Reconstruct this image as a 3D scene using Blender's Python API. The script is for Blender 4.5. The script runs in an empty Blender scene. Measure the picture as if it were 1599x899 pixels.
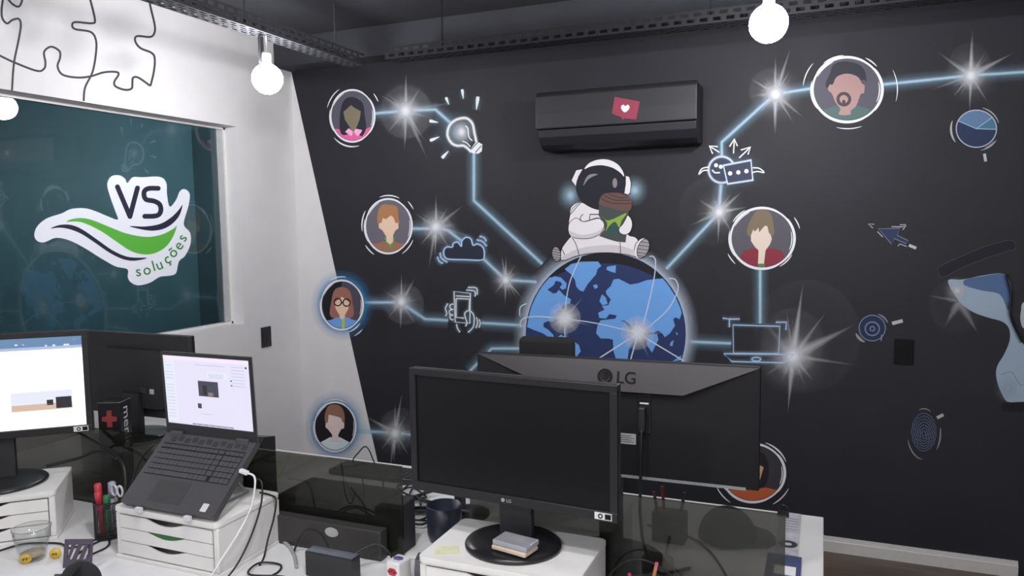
import bpy, bmesh, math, random
from mathutils import Matrix, Vector
from mathutils.geometry import tessellate_polygon

random.seed(7)
S = bpy.context.scene
COL = S.collection
PI = math.pi

# ------------------------------------------------------------------ camera
F_PX, W_PX, H_PX = 1179.75, 1599.0, 899.0
CAM = Vector((3.0461, -3.8774, 1.6))
C_R = Vector((0.92514658, 0.37937751, -0.01328567))
C_D = Vector((0.01913762, -0.08156536, -0.99648424))
C_F = Vector((-0.37912736, 0.92163973, -0.0827203))
cd = bpy.data.cameras.new('camera')
cd.sensor_width = 36.0
cd.lens = F_PX / W_PX * 36.0
cd.clip_start = 0.02
cam = bpy.data.objects.new('camera', cd)
COL.objects.link(cam)
M = Matrix.Identity(4)
for i in range(3):
    M[i][0], M[i][1], M[i][2], M[i][3] = C_R[i], -C_D[i], -C_F[i], CAM[i]
cam.matrix_world = M
S.camera = cam

# ------------------------------------------------------------------ world, exposure
w = bpy.data.worlds.new('world'); S.world = w; w.use_nodes = True
w.node_tree.nodes['Background'].inputs[0].default_value = (0.03, 0.033, 0.04, 1)
w.node_tree.nodes['Background'].inputs[1].default_value = 0.3
S.view_settings.view_transform = 'Standard'
S.view_settings.look = 'None'
S.view_settings.exposure = 0.30
S.view_settings.gamma = 1.0
S.view_settings.use_curve_mapping = False
S.cycles.transparent_max_bounces = 40
S.cycles.max_bounces = 8
LAMP_STRENGTH = 185.0
# each lamp: bulb centre and the height its cord hangs from
LAMPS = [(0.775, -1.15, 2.255, 2.44), (2.857, -1.03, 2.29, 2.72),
         (2.857, -3.35, 2.29, 2.72),  # from here on: unseen bulbs added to brighten the room
         (2.857, -5.5, 2.29, 2.72),
         (1.9, -4.2, 2.29, 2.72), (3.9, -4.4, 2.29, 2.72), (2.30, -2.95, 2.29, 2.72),
         (-0.5, 0.5, 2.1, 2.72)]  # unseen bulb added to brighten the teal wall beyond the window

# ------------------------------------------------------------------ pixel -> place on a wall
def ray(px, py):
    return C_R * ((px - W_PX / 2) / F_PX) + C_D * ((py - H_PX / 2) / F_PX) + C_F
def on(axis, val, px, py):
    g = ray(px, py); t = (val - CAM[axis]) / g[axis]
    return CAM + g * t
def on_y(v): return lambda px, py: on(1, v, px, py)
def on_x(v): return lambda px, py: on(0, v, px, py)

# ------------------------------------------------------------------ materials
def lin(v):
    v /= 255.0
    return v / 12.92 if v <= 0.04045 else ((v + 0.055) / 1.055) ** 2.4
def rgb(r, g, b, k=1.0):
    return tuple(min(1.0, lin(v) * k) for v in (r, g, b)) + (1.0,)
MATS = {}
def mat(name, col, rough=0.5, metal=0.0, var=0.08, scale=40.0, bump=0.0, spec=0.5, emit=None, coat=0.0):
    if name in MATS: return MATS[name]
    m = bpy.data.materials.new(name); m.use_nodes = True
    nt = m.node_tree; b = nt.nodes['Principled BSDF']
    b.inputs['Roughness'].default_value = rough
    b.inputs['Metallic'].default_value = metal
    b.inputs['Specular IOR Level'].default_value = spec
    b.inputs['Coat Weight'].default_value = coat
    if emit:
        b.inputs['Emission Color'].default_value = emit[0]
        b.inputs['Emission Strength'].default_value = emit[1]
    tc = nt.nodes.new('ShaderNodeTexCoord'); nz = nt.nodes.new('ShaderNodeTexNoise')
    nz.inputs['Scale'].default_value = scale; nz.inputs['Detail'].default_value = 5
    nt.links.new(tc.outputs['Object'], nz.inputs['Vector'])
    rp = nt.nodes.new('ShaderNodeValToRGB')
    rp.color_ramp.elements[0].position = 0.3; rp.color_ramp.elements[1].position = 0.7
    rp.color_ramp.elements[0].color = tuple(c * (1 - var) for c in col[:3]) + (1,)
    rp.color_ramp.elements[1].color = tuple(min(1, c * (1 + var)) for c in col[:3]) + (1,)
    nt.links.new(nz.outputs['Fac'], rp.inputs['Fac'])
    nt.links.new(rp.outputs['Color'], b.inputs['Base Color'])
    if bump:
        bp = nt.nodes.new('ShaderNodeBump'); bp.inputs['Strength'].default_value = bump
        bp.inputs['Distance'].default_value = 0.002
        nt.links.new(nz.outputs['Fac'], bp.inputs['Height']); nt.links.new(bp.outputs['Normal'], b.inputs['Normal'])
    MATS[name] = m
    return m
def glass(name, tint, refl=1.0, rough=0.0, haze=0.0, hazecol=(0.05, 0.05, 0.05, 1)):
    if name in MATS: return MATS[name]
    m = bpy.data.materials.new(name); m.use_nodes = True
    nt = m.node_tree; nt.nodes.clear(); N = nt.nodes.new
    out = N('ShaderNodeOutputMaterial'); tr = N('ShaderNodeBsdfTransparent'); gl = N('ShaderNodeBsdfGlossy')
    fr = N('ShaderNodeFresnel'); mu = N('ShaderNodeMath'); mx = N('ShaderNodeMixShader')
    tr.inputs[0].default_value = tint + (1,); gl.inputs['Roughness'].default_value = rough
    ge = N('ShaderNodeNewGeometry'); mr = N('ShaderNodeMapRange')
    mr.inputs['To Min'].default_value = 1.5; mr.inputs['To Max'].default_value = 1 / 1.5   # same reflectance on both faces of the sheet
    nt.links.new(ge.outputs['Backfacing'], mr.inputs['Value']); nt.links.new(mr.outputs['Result'], fr.inputs[0])
    mu.operation = 'MULTIPLY'; mu.use_clamp = True; mu.inputs[1].default_value = refl
    nt.links.new(fr.outputs[0], mu.inputs[0]); nt.links.new(mu.outputs[0], mx.inputs[0])
    if haze > 0:
        df = N('ShaderNodeBsdfDiffuse'); df.inputs[0].default_value = hazecol; m2 = N('ShaderNodeMixShader')
        m2.inputs[0].default_value = haze
        nt.links.new(tr.outputs[0], m2.inputs[1]); nt.links.new(df.outputs[0], m2.inputs[2])
        nt.links.new(m2.outputs[0], mx.inputs[1])
    else:
        nt.links.new(tr.outputs[0], mx.inputs[1])
    nt.links.new(gl.outputs[0], mx.inputs[2]); nt.links.new(mx.outputs[0], out.inputs[0])
    MATS[name] = m
    return m
def emis(name, col, s):
    if name in MATS: return MATS[name]
    m = bpy.data.materials.new(name); m.use_nodes = True
    b = m.node_tree.nodes['Principled BSDF']
    b.inputs['Base Color'].default_value = (0.02, 0.02, 0.02, 1); b.inputs['Roughness'].default_value = 0.35
    b.inputs['Emission Color'].default_value = col; b.inputs['Emission Strength'].default_value = s
    MATS[name] = m
    return m
def paint_mat():
    m = bpy.data.materials.new('mural_paint'); m.use_nodes = True
    nt = m.node_tree; b = nt.nodes['Principled BSDF']
    at = nt.nodes.new('ShaderNodeAttribute'); at.attribute_name = 'Col'
    nt.links.new(at.outputs['Color'], b.inputs['Base Color']); nt.links.new(at.outputs['Alpha'], b.inputs['Alpha'])
    b.inputs['Roughness'].default_value = 0.6; b.inputs['Specular IOR Level'].default_value = 0.3
    return m
PAINT = paint_mat()
white_wall = mat('white_wall_paint', (0.74, 0.73, 0.735), 0.7, var=0.03, scale=6, bump=0.05)
dark_wall = mat('charcoal_wall_paint', (0.0185, 0.0188, 0.026), 0.62, var=0.12, scale=3, bump=0.05, spec=0.35)
dark_ceil = mat('charcoal_ceiling_paint', (0.036, 0.037, 0.048), 0.8, var=0.15, scale=2)
black_pl = mat('black_plastic', (0.018, 0.018, 0.021), 0.42, var=0.1, scale=300)
black_gl = mat('black_gloss_plastic', (0.012, 0.012, 0.014), 0.30, var=0.05)
black_mt = mat('black_matte_plastic', (0.024, 0.024, 0.027), 0.6, var=0.1, scale=300, bump=0.1)
grey_pl = mat('dark_grey_plastic', (0.030, 0.027, 0.029), 0.38, var=0.06, scale=200)
white_pl = mat('white_plastic', (0.72, 0.71, 0.69), 0.4, var=0.03, scale=20)
white_desk = mat('white_laminate', (0.74, 0.735, 0.73), 0.35, var=0.02, scale=10)
paper = mat('white_paper', (0.75, 0.75, 0.76), 0.8, var=0.03, scale=30)
steel = mat('brushed_aluminium', (0.55, 0.57, 0.58), 0.35, metal=0.6, var=0.05)
ink_m = mat('black_ink', (0.006, 0.006, 0.007), 0.7, spec=.2)
cable_m = mat('black_cable', (0.012, 0.012, 0.013), 0.45)

# ------------------------------------------------------------------ mesh helpers
def tag(o, label=None, cat=None, group=None, kind=None):
    if label: o['label'] = label
    if cat: o['category'] = cat
    if group: o['group'] = group
    if kind: o['kind'] = kind
    return o
def thing(name, label, cat, loc=(0, 0, 0), rz=0.0, group=None):
    o = bpy.data.objects.new(name, None); COL.objects.link(o)
    o.empty_display_size = 0.05
    o.location = loc; o.rotation_euler = (0, 0, rz)
    return tag(o, label, cat, group)
def obj(name, bm, m, parent=None, smooth=False, T=None):
    if T is not None: bmesh.ops.transform(bm, matrix=T, verts=bm.verts)
    bmesh.ops.recalc_face_normals(bm, faces=bm.faces)
    me = bpy.data.meshes.new(name); bm.to_mesh(me); bm.free()
    me.materials.append(m)
    if smooth:
        for p in me.polygons: p.use_smooth = True
    o = bpy.data.objects.new(name, me); COL.objects.link(o)
    if parent: o.parent = parent
    return o
def inst(src, parent=None, T=None):
    o = bpy.data.objects.new(src.name.split('.')[0], src.data); COL.objects.link(o)
    if parent: o.parent = parent
    if T is not None: o.matrix_local = T
    return o
def box(bm, x0, x1, y0, y1, z0, z1, bev=0.0, seg=2, T=None):
    r = bmesh.ops.create_cube(bm, size=1.0)
    vs = r['verts']
    for v in vs:
        v.co = Vector(((x0 + x1) / 2 + v.co.x * (x1 - x0), (y0 + y1) / 2 + v.co.y * (y1 - y0), (z0 + z1) / 2 + v.co.z * (z1 - z0)))
    if bev:
        es = list({e for v in vs for e in v.link_edges})
        rr = bmesh.ops.bevel(bm, geom=es, offset=bev, segments=seg, affect='EDGES', profile=0.5)
        vs = list({v for f in rr['faces'] for v in f.verts} | {v for v in vs if v.is_valid})
    if T is not None: bmesh.ops.transform(bm, matrix=T, verts=[v for v in vs if v.is_valid])
    return bm
def B(*a, **k): return box(bmesh.new(), *a, **k)
def tube(bm, pts, r, n=8, cap=True, taper=None):
    pts = [Vector(p) for p in pts]
    rings = []
    up = Vector((0, 0, 1))
    prevn = None
    for i, p in enumerate(pts):
        t = (pts[min(i + 1, len(pts) - 1)] - pts[max(i - 1, 0)])
        if t.length < 1e-9: t = Vector((0, 0, 1))
        t.normalize()
        if prevn is None:
            a = t.cross(up)
            if a.length < 1e-3: a = t.cross(Vector((1, 0, 0)))
        else:
            a = prevn - t * prevn.dot(t)
            if a.length < 1e-6: a = t.cross(up)
        a.normalize(); prevn = a.copy(); b = t.cross(a)
        rr = r * (taper[i] if taper else 1.0)
        rings.append([bm.verts.new(p + (a * math.cos(2 * PI * k / n) + b * math.sin(2 * PI * k / n)) * rr) for k in range(n)])
    for q, s in zip(rings, rings[1:]):
        for k in range(n): bm.faces.new((q[k], q[(k + 1) % n], s[(k + 1) % n], s[k]))
    if cap:
        bm.faces.new(rings[0]); bm.faces.new(rings[-1])
    return bm
def smooth(pts, n=6, closed=False):
    P = [Vector(p) for p in pts]; out = []
    m = len(P); rng = range(m) if closed else range(m - 1)
    for i in rng:
        if closed: a, b, c, d = P[i - 1], P[i], P[(i + 1) % m], P[(i + 2) % m]
        else: a, b, c, d = P[max(i - 1, 0)], P[i], P[i + 1], P[min(i + 2, m - 1)]
        for k in range(n):
            t = k / n
            out.append(0.5 * ((2 * b) + (c - a) * t + (2 * a - 5 * b + 4 * c - d) * t * t + (3 * b - a - 3 * c + d) * t ** 3))
    if not closed: out.append(P[-1])
    return out
def lathe(bm, prof, n=32, T=None):
    rings = []
    for r, z in prof:
        if r < 1e-6: rings.append([bm.verts.new((0, 0, z))])
        else: rings.append([bm.verts.new((r * math.cos(2 * PI * k / n), r * math.sin(2 * PI * k / n), z)) for k in range(n)])
    for q, s in zip(rings, rings[1:]):
        for k in range(n):
            k2 = (k + 1) % n
            if len(q) == 1 and len(s) == 1: continue
            if len(q) == 1: bm.faces.new((q[0], s[k2], s[k]))
            elif len(s) == 1: bm.faces.new((q[k], q[k2], s[0]))
            else: bm.faces.new((q[k], q[k2], s[k2], s[k]))
    if T is not None: bmesh.ops.transform(bm, matrix=T, verts=bm.verts)
    return bm
def prism(bm, pts2, a0, a1, axis='y'):
    """outline in the two other axes, extruded along axis"""
    def P(u, v, a):
        return {'x': (a, u, v), 'y': (u, a, v), 'z': (u, v, a)}[axis]
    A = [bm.verts.new(P(u, v, a0)) for u, v in pts2]; Bv = [bm.verts.new(P(u, v, a1)) for u, v in pts2]
    tri = tessellate_polygon([[Vector((u, v, 0)) for u, v in pts2]])
    for t in tri:
        bm.faces.new([A[i] for i in t]); bm.faces.new([Bv[i] for i in reversed(t)])
    n = len(pts2)
    for i in range(n): bm.faces.new((A[i], A[(i + 1) % n], Bv[(i + 1) % n], Bv[i]))
    return bm
def rrect(x0, x1, y0, y1, r, n=5):
    out = []
    for cx, cy, a in ((x1 - r, y1 - r, 0), (x0 + r, y1 - r, 90), (x0 + r, y0 + r, 180), (x1 - r, y0 + r, 270)):
        for k in range(n + 1):
            t = math.radians(a + 90 * k / n); out.append((cx + r * math.cos(t), cy + r * math.sin(t)))
    return out
def TR(x=0, y=0, z=0, rx=0, ry=0, rz=0):
    return Matrix.Translation((x, y, z)) @ Matrix.Rotation(rz, 4, 'Z') @ Matrix.Rotation(ry, 4, 'Y') @ Matrix.Rotation(rx, 4, 'X')
def text_geo(s, shear=0.0, bold=0.0):
    cu = bpy.data.curves.new('t', 'FONT'); cu.body = s; cu.size = 1.0; cu.align_x = 'CENTER'; cu.shear = shear; cu.offset = bold
    cu.resolution_u = 4
    o = bpy.data.objects.new('t', cu); COL.objects.link(o)
    dg = bpy.context.evaluated_depsgraph_get()
    me = bpy.data.meshes.new_from_object(o.evaluated_get(dg))
    vs = [(v.co.x, v.co.y) for v in me.vertices]; fs = [tuple(p.vertices) for p in me.polygons]
    bpy.data.objects.remove(o); bpy.data.curves.remove(cu); bpy.data.meshes.remove(me)
    return vs, fs

# ------------------------------------------------------------------ flat paint on a surface
class Paint:
    STEP = 4e-5
    def __init__(self, place, normal, off):
        self.place, self.normal, self.off = place, Vector(normal), off
        self.v, self.f, self.c, self.k = [], [], [], 0
    def _v(self, p, col, a):
        q = self.place(p[0], p[1]) + self.normal * (self.off + self.k * self.STEP)
        self.v.append(q); self.c.append((col[0], col[1], col[2], a)); return len(self.v) - 1
    def poly(self, pts, col, a=1.0):
        tri = tessellate_polygon([[Vector((p[0], p[1], 0)) for p in pts]])
        ids = [self._v(p, col, a) for p in pts]
        for t in tri: self.f.append(tuple(ids[i] for i in t))
        self.k += 1; return self
    def strip(self, pts, offs, alphas, col, closed=False, taper=None):
        n = len(pts); rows = []
        for i, p in enumerate(pts):
            a = pts[(i - 1) % n] if (closed or i > 0) else p
            b = pts[(i + 1) % n] if (closed or i < n - 1) else p
            t = Vector((b[0] - a[0], b[1] - a[1]))
            if t.length < 1e-9: t = Vector((1, 0))
            t.normalize(); nn = Vector((-t.y, t.x)); q = taper[i] if taper else 1.0
            rows.append([self._v((p[0] + nn.x * o * q, p[1] + nn.y * o * q), col, al) for o, al in zip(offs, alphas)])
        rng = range(n) if closed else range(n - 1)
        for i in rng:
            r0, r1 = rows[i], rows[(i + 1) % n]
            for j in range(len(offs) - 1): self.f.append((r0[j], r0[j + 1], r1[j + 1], r1[j]))
        self.k += 1; return self
    def stroke(self, pts, wd, col, a=1.0, closed=False, tp=False):
        t = None
        if tp: t = [0.15 + 0.85 * math.sin(PI * i / (len(pts) - 1)) ** 0.6 for i in range(len(pts))]
        return self.strip([(p[0], p[1]) for p in pts], (-wd / 2, wd / 2), (a, a), col, closed, t)
    def soft(self, pts, wd, col, a=1.0, closed=False):
        h = wd / 2
        return self.strip([(p[0], p[1]) for p in pts], (-h, -h * .55, -h * .2, 0, h * .2, h * .55, h), (0, a * .28, a * .75, a, a * .75, a * .28, 0), col, closed)
    def radial(self, c, rx, ry, col, prof, n=28):
        rings = []
        for fr, al in prof:
            if fr == 0: rings.append([self._v(c, col, al)])
            else: rings.append([self._v((c[0] + rx * fr * math.cos(2 * PI * k / n), c[1] + ry * fr * math.sin(2 * PI * k / n)), col, al) for k in range(n)])
        for q, s in zip(rings, rings[1:]):
            for k in range(n):
                k2 = (k + 1) % n
                if len(q) == 1: self.f.append((q[0], s[k], s[k2]))
                else: self.f.append((q[k], s[k], s[k2], q[k2]))
        self.k += 1; return self
    def glow(self, c, rx, ry, col, a):
        return self.radial(c, rx, ry, col, [(0, a), (.15, a * .8), (.35, a * .42), (.65, a * .13), (1, 0)])
    def spike(self, c, tip, wd, col, a):
        d = Vector((tip[0] - c[0], tip[1] - c[1])); L = d.length; d /= L; n = Vector((-d.y, d.x)) * wd / 2
        m = (c[0] + d.x * L * .22, c[1] + d.y * L * .22)
        i0 = self._v(c, col, a); il = self._v((m[0] + n.x, m[1] + n.y), col, 0); ir = self._v((m[0] - n.x, m[1] - n.y), col, 0)
        im = self._v(m, col, a * .9); i2 = self._v((c[0] + d.x * L * .6, c[1] + d.y * L * .6), col, a * .5); it = self._v(tip, col, 0)
        for t in ((i0, il, im), (i0, im, ir), (il, i2, im), (im, i2, ir), (il, it, i2), (i2, it, ir)): self.f.append(t)
        self.k += 1; return self
    def text(self, s, c, h, rot, col, a=1.0, shear=0.0, bold=0.0, sx=1.0):
        vs, fs = text_geo(s, shear, bold)
        cs, sn = math.cos(rot), math.sin(rot); base = len(self.v)
        for x, y in vs:
            x, y = x * h * sx, (y - 0.35) * h
            self._v((c[0] + x * cs + y * sn, c[1] + x * sn - y * cs), col, a)
        for f in fs: self.f.append(tuple(base + i for i in f))
        self.k += 1; return self
    def build(self, name, parent, label=None):
        me = bpy.data.meshes.new(name); me.from_pydata([tuple(v) for v in self.v], [], self.f); me.update()
        at = me.color_attributes.new('Col', 'FLOAT_COLOR', 'POINT')
        at.data.foreach_set('color', [x for c in self.c for x in c])
        me.materials.append(PAINT)
        o = bpy.data.objects.new(name, me); COL.objects.link(o); o.parent = parent
        if label: o['label'] = label
        return o

# ------------------------------------------------------------------ the room
def struct(name, bm, m, label=None):
    o = obj(name, bm, m); o['kind'] = 'structure'
    if label: o['label'] = label
    return o
RX, RY, HC = 6.4, -6.6, 2.72
floor_m = mat('brown_wood_floor', (0.125, 0.092, 0.07), 0.45, var=0.25, scale=9, bump=0.05)
nt = floor_m.node_tree
mp = nt.nodes.new('ShaderNodeMapping'); mp.inputs['Scale'].default_value = (0.35, 3.0, 1.0)
nz = [n for n in nt.nodes if n.type == 'TEX_NOISE'][0]; tc = [n for n in nt.nodes if n.type == 'TEX_COORD'][0]
nt.links.new(tc.outputs['Object'], mp.inputs[0]); nt.links.new(mp.outputs[0], nz.inputs['Vector'])
struct('floor', B(-2.0, RX, RY, 1.0, -0.1, 0.0), floor_m, 'brown wood-look floor')
struct('ceiling', B(-2.0, RX, RY, 1.0, HC, HC + 0.1), dark_ceil, 'dark charcoal painted ceiling')
struct('trim_1', B(0.0, RX, -0.155, 0.0, 2.557, HC), dark_ceil, 'dark ceiling beam running above the mural wall')

# back wall: a white wedge on the left, charcoal elsewhere
def wall_back():
    top = 0.0
    p = on(1, 0.0, 590, 722); q = on(1, 0.0, 455, 113)
    sl = (p.x - q.x) / (q.z - p.z)
    xb = q.x + sl * q.z
    xt = max(0.0, q.x - sl * (HC - q.z))
    bm = bmesh.new()
    def quad(pts, mi):
        vs = [bm.verts.new(v) for v in pts]; f = bm.faces.new(vs); f.material_index = mi
    quad([(0, 0, 0), (xb, 0, 0), (q.x, 0, q.z), (0, 0, q.z)], 1)
    quad([(xb, 0, 0), (RX, 0, 0), (RX, 0, q.z), (q.x, 0, q.z)], 0)
    quad([(0, 0, q.z), (RX, 0, q.z), (RX, 0, HC), (0, 0, HC)], 0)
    quad([(0, .12, 0), (0, .12, HC), (RX, .12, HC), (RX, .12, 0)], 0)
    quad([(0, 0, 0), (0, .12, 0), (RX, .12, 0), (RX, 0, 0)], 0)
    quad([(0, 0, HC), (RX, 0, HC), (RX, .12, HC), (0, .12, HC)], 0)
    quad([(RX, 0, 0), (RX, .12, 0), (RX, .12, HC), (RX, 0, HC)], 0)
    me = bpy.data.meshes.new('wall_back'); bm.to_mesh(me); bm.free()
    me.materials.append(dark_wall); me.materials.append(white_wall)
    o = bpy.data.objects.new('wall_back', me); COL.objects.link(o); o['kind'] = 'structure'
    o['label'] = 'charcoal wall with a painted network mural and a white wedge by the corner'
    return o
WB = wall_back()
# left wall with the window opening
WY0, WY1, WZ0, WZ1 = -3.4, -0.497, 1.06, 2.17
bm = bmesh.new()
box(bm, -.12, 0, RY, WY0, 0, HC); box(bm, -.12, 0, WY1, 0.12, 0, HC)
box(bm, -.12, 0, WY0, WY1, 0, WZ0); box(bm, -.12, 0, WY0, WY1, WZ1, HC)
WL = struct('wall_left', bm, white_wall, 'white wall with a wide window and a painted jigsaw outline')
struct('wall_right', B(RX, RX + .1, RY, .12, 0, HC), white_wall)
struct('wall_front', B(-.12, RX, RY - .1, RY, 0, HC), white_wall)
# skirting
bb_m = mat('white_skirting', (0.62, 0.61, 0.59), 0.45, var=0.03)
prof = [(0, 0), (-.016, 0), (-.016, .052), (-.012, .056), (-.010, .071), (0, .073)]
struct('baseboard_back', prism(bmesh.new(), prof, 0.018, 3.882, 'x'), bb_m, 'white stepped skirting board under the mural')
struct('baseboard_left', prism(bmesh.new(), [(.001, 0), (.016, 0), (.016, .052), (.012, .056), (.010, .071), (.001, .073)], RY + .01, -.001, 'y'), bb_m)
# window
win = bpy.data.objects.new('window_1', None); COL.objects.link(win)
tag(win, 'wide fixed window with dark teal glass in the white wall', None, None, 'structure')
bm = bmesh.new()
box(bm, -.115, -.08, WY0, WY1, WZ0, WZ0 + .012); box(bm, -.115, -.08, WY0, WY1, WZ1 - .014, WZ1)
box(bm, -.115, -.08, WY0, WY0 + .012, WZ0, WZ1); box(bm, -.115, -.08, WY1 - .012, WY1, WZ0, WZ1)
obj('window_frame', bm, white_pl, win)
obj('glazing_bead', B(-.105, -.088, WY1 - .056, WY1 - .0125, WZ0 + .0125, WZ1 - .0145, bev=.003), steel, win)
GX = -.092
obj('pane', B(GX - .004, GX, WY0 + .012, WY1 - .056, WZ0 + .012, WZ1 - .014), glass('window_glass', (0.70, 0.78, 0.80), 1.1), win)
# the dark teal room beyond the window
teal = mat('teal_wall_paint', (0.095, 0.195, 0.225), 0.6, var=0.06, scale=3)
teal_d = mat('dark_teal_wall_paint', (0.12, 0.20, 0.22), 0.6, var=0.06, scale=3)
struct('wall_beyond', B(-1.75, -1.65, RY, 0.83, 0, HC), teal)
struct('wall_beyond_end', B(-1.65, -.12, 0.83, 0.93, 0, HC), teal_d)

# ------------------------------------------------------------------ mural on the back wall
def P(layer): return Paint(on_y(0.0), (0, -1, 0), 0.0002 + layer * 0.00035)
K = 1.25
WHT = rgb(224, 226, 232, 1.15); LBL = rgb(168, 208, 232, 1.25); BLU = rgb(100, 152, 212, 1.25); INK = (0.012, 0.012, 0.016)
def arc(c, rx, ry, a0, a1, n=14):
    return [(c[0] + rx * math.cos(math.radians(a0 + (a1 - a0) * k / n)), c[1] - ry * math.sin(math.radians(a0 + (a1 - a0) * k / n))) for k in range(n + 1)]
def ell(c, rx, ry, n=40, rot=0.0):
    o = []
    for k in range(n):
        x, y = rx * math.cos(2 * PI * k / n), ry * math.sin(2 * PI * k / n)
        o.append((c[0] + x * math.cos(rot) - y * math.sin(rot), c[1] + x * math.sin(rot) + y * math.cos(rot)))
    return o
# --- glowing connection lines
def link(pts, wd=4.2):
    p = P(1); p.soft(pts, wd * 7, LBL, .22); p.soft(pts, wd * 1.9, LBL, .85); p.soft(pts, wd * .7, WHT, .35)
    return p.build('painted_line', WB)
def dense(pts, step=14):
    out = []
    for a, b in zip(pts, pts[1:]):
        n = max(1, int(math.hypot(b[0] - a[0], b[1] - a[1]) / step))
        out += [(a[0] + (b[0] - a[0]) * k / n, a[1] + (b[1] - a[1]) * k / n) for k in range(n)]
    return out + [pts[-1]]
for pts in ([(586, 177), (634, 173), (680, 171), (706, 194)], [(740, 238), (740, 313), (847, 412)],
            [(643, 357), (690, 357), (700, 360), (722, 377)], [(756, 405), (790, 437), (838, 440)],
            [(568, 472), (625, 472), (664, 498), (700, 500)], [(752, 504), (818, 508)],
            [(556, 673), (615, 675), (652, 680)], [(733, 580), (768, 544), (812, 544)],
            [(1040, 420), (1123, 332), (1126, 288)], [(1127, 244), (1127, 222), (1210, 147), (1268, 138)],
            [(1378, 132), (1515, 118), (1606, 112)], [(1187, 420), (1187, 505)], [(1070, 533), (1142, 536)]):
    link(dense(pts))
# --- star bursts
def star(c, R, rays, a=.95, halo=.0, disc=None, seed=1):
    p = P(3); rnd = random.Random(seed)
    if disc:
        for (dx, dy, r, al) in disc:
            p.radial((c[0] + dx, c[1] + dy), r, r * 1.05, WHT, [(0, al * .16), (.75, al * .18), (.95, al * .26), (1, 0)])
    p.glow(c, R * .85, R * .9, WHT, a * .30)
    for ang, L, wd, al in rays:
        t = math.radians(ang); L *= 1.22
        p.spike(c, (c[0] + L * math.cos(t), c[1] - L * math.sin(t)), wd * 1.05, WHT, al * .85)
    for k in range(16):
        t = rnd.random() * 2 * PI; L = R * (.45 + .5 * rnd.random())
        p.spike(c, (c[0] + L * math.cos(t), c[1] - L * math.sin(t)), R * .11, WHT, .23 * a)
    p.radial(c, R * .46, R * .48, WHT, [(0, a), (.16, a * .92), (.35, a * .5), (.6, a * .2), (1, 0)])
    return p.build('painted_starburst', WB)
def rr(R, s=1): return [(90, R, R * .14, .6), (-92, R * 1.0, R * .14, .6), (58, R * .75, R * .12, .4), (-58, R * .95, R * .12, .4), (148, R * .8, R * .14, .4), (-130, R * .8, R * .12, .4), (8, R * .7, R * .1, .4), (185, R * .7, R * .12, .35)]
star((634, 173), 54, rr(54) + [(10, 62, 12, .3), (-66, 72, 10, .4)], disc=[(0, 2, 41, .13), (8, 4, 36, .07)], seed=2)
star((681, 354), 44, rr(44) + [(38, 48, 8, .45), (-15, 50, 8, .3), (-100, 58, 9, .35)], disc=[(0, -2, 23, .25), (10, 6, 20, .2)], seed=3)
star((627, 471), 40, rr(40) + [(60, 40, 7, .4)], disc=[(5, 4, 31, .16)], seed=4)
star((617, 676), 42, rr(42) + [(80, 55, 8, .6), (-98, 50, 8, .5), (150, 48, 9, .5)], disc=[(8, -8, 31, .14)], seed=5)
star((790, 437), 34, rr(34) + [(-48, 36, 6, .5), (100, 36, 6, .5)], seed=6)
star((1123, 331), 44, rr(44) + [(42, 42, 9, .6), (10, 42, 7, .5), (205, 45, 9, .4)], disc=[(-12, -2, 52, .05)], seed=7)
star((1211, 147), 52, rr(52) + [(72, 66, 9, .5), (-40, 52, 8, .4), (-90, 58, 9, .45)], disc=[(-8, -5, 34, .08)], seed=8)
star((1516, 118), 50, rr(50) + [(28, 66, 11, .55), (88, 62, 9, .5), (145, 58, 9, .3), (200, 60, 8, .3)], disc=[(-2, -18, 33, .06)], seed=9)
star((1238, 556), 70, [(82, 100, 12, .75), (27, 92, 20, .6), (-95, 78, 11, .7), (53, 78, 9, .4), (-50, 44, 9, .4), (-8, 95, 8, .3), (215, 50, 9, .3), (98, 66, 9, .35), (130, 80, 12, .18)], disc=[(0, -24, 50, .09), (22, -32, 86, .05)], seed=10)
star((1498, 470), 40, [(-60, 52, 16, .3), (-120, 40, 16, .3), (170, 48, 8, .2)], a=.04, disc=[(-6, 6, 42, .05)], seed=11)

# --- portraits
def portrait(c, rx, ry, bg, label, parts, arcs=(), halo=None, ring_a=1.0):
    def q(u, v): return (c[0] + u * rx, c[1] - v * ry)
    p = P(6)
    if halo: p.radial(c, rx * 1.55, ry * 1.5, rgb(70, 150, 205, 1.1), [(0, .8), (.64, .75), (.71, .5), (.82, .18), (1, 0)], 40)
    p.poly(ell(c, rx * .98, ry * .98), bg)
    root = p.build('painted_portrait', WB, label)
    lay = 7.2
    for nm, col, shapes in parts:
        pp = P(lay); lay += .25
        for s in shapes:
            if s[0] == 'e': pp.poly(ell(q(s[1], s[2]), s[3] * rx, s[4] * ry, 24), col)
            elif s[0] == 'r': pp.stroke(ell(q(s[1], s[2]), s[3] * rx, s[4] * ry, 24), s[5] * rx, col, 1, True)
            elif s[0] == 's': pp.poly([q(x.x, x.y) for x in smooth([(u, v, 0) for u, v in s[1]], 4, True)], col)
            elif s[0] == 'l': pp.stroke([q(u, v) for u, v in s[1]], s[2] * rx, col)
            else: pp.poly([q(u, v) for u, v in s[1]], col)
        pp.build(nm, root)
    pp = P(lay + .3)
    pp.stroke(ell(c, rx, ry, 48), max(1.8, rx * .055), WHT, ring_a, True)
    for a0, a1, k, wd in [(60, 150, 1.03, .045), (-40, 40, 1.035, .045), (205, 300, 1.025, .06), (115, 155, .95, .035), (-25, 15, .93, .035), (165, 215, 1.05, .05)] + list(arcs):
        pp.stroke(arc(c, rx * k, ry * k, a0, a1), rx * wd, WHT, ring_a * .95, False, True)
    pp.build('brush_ring', root)
    return root
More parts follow.
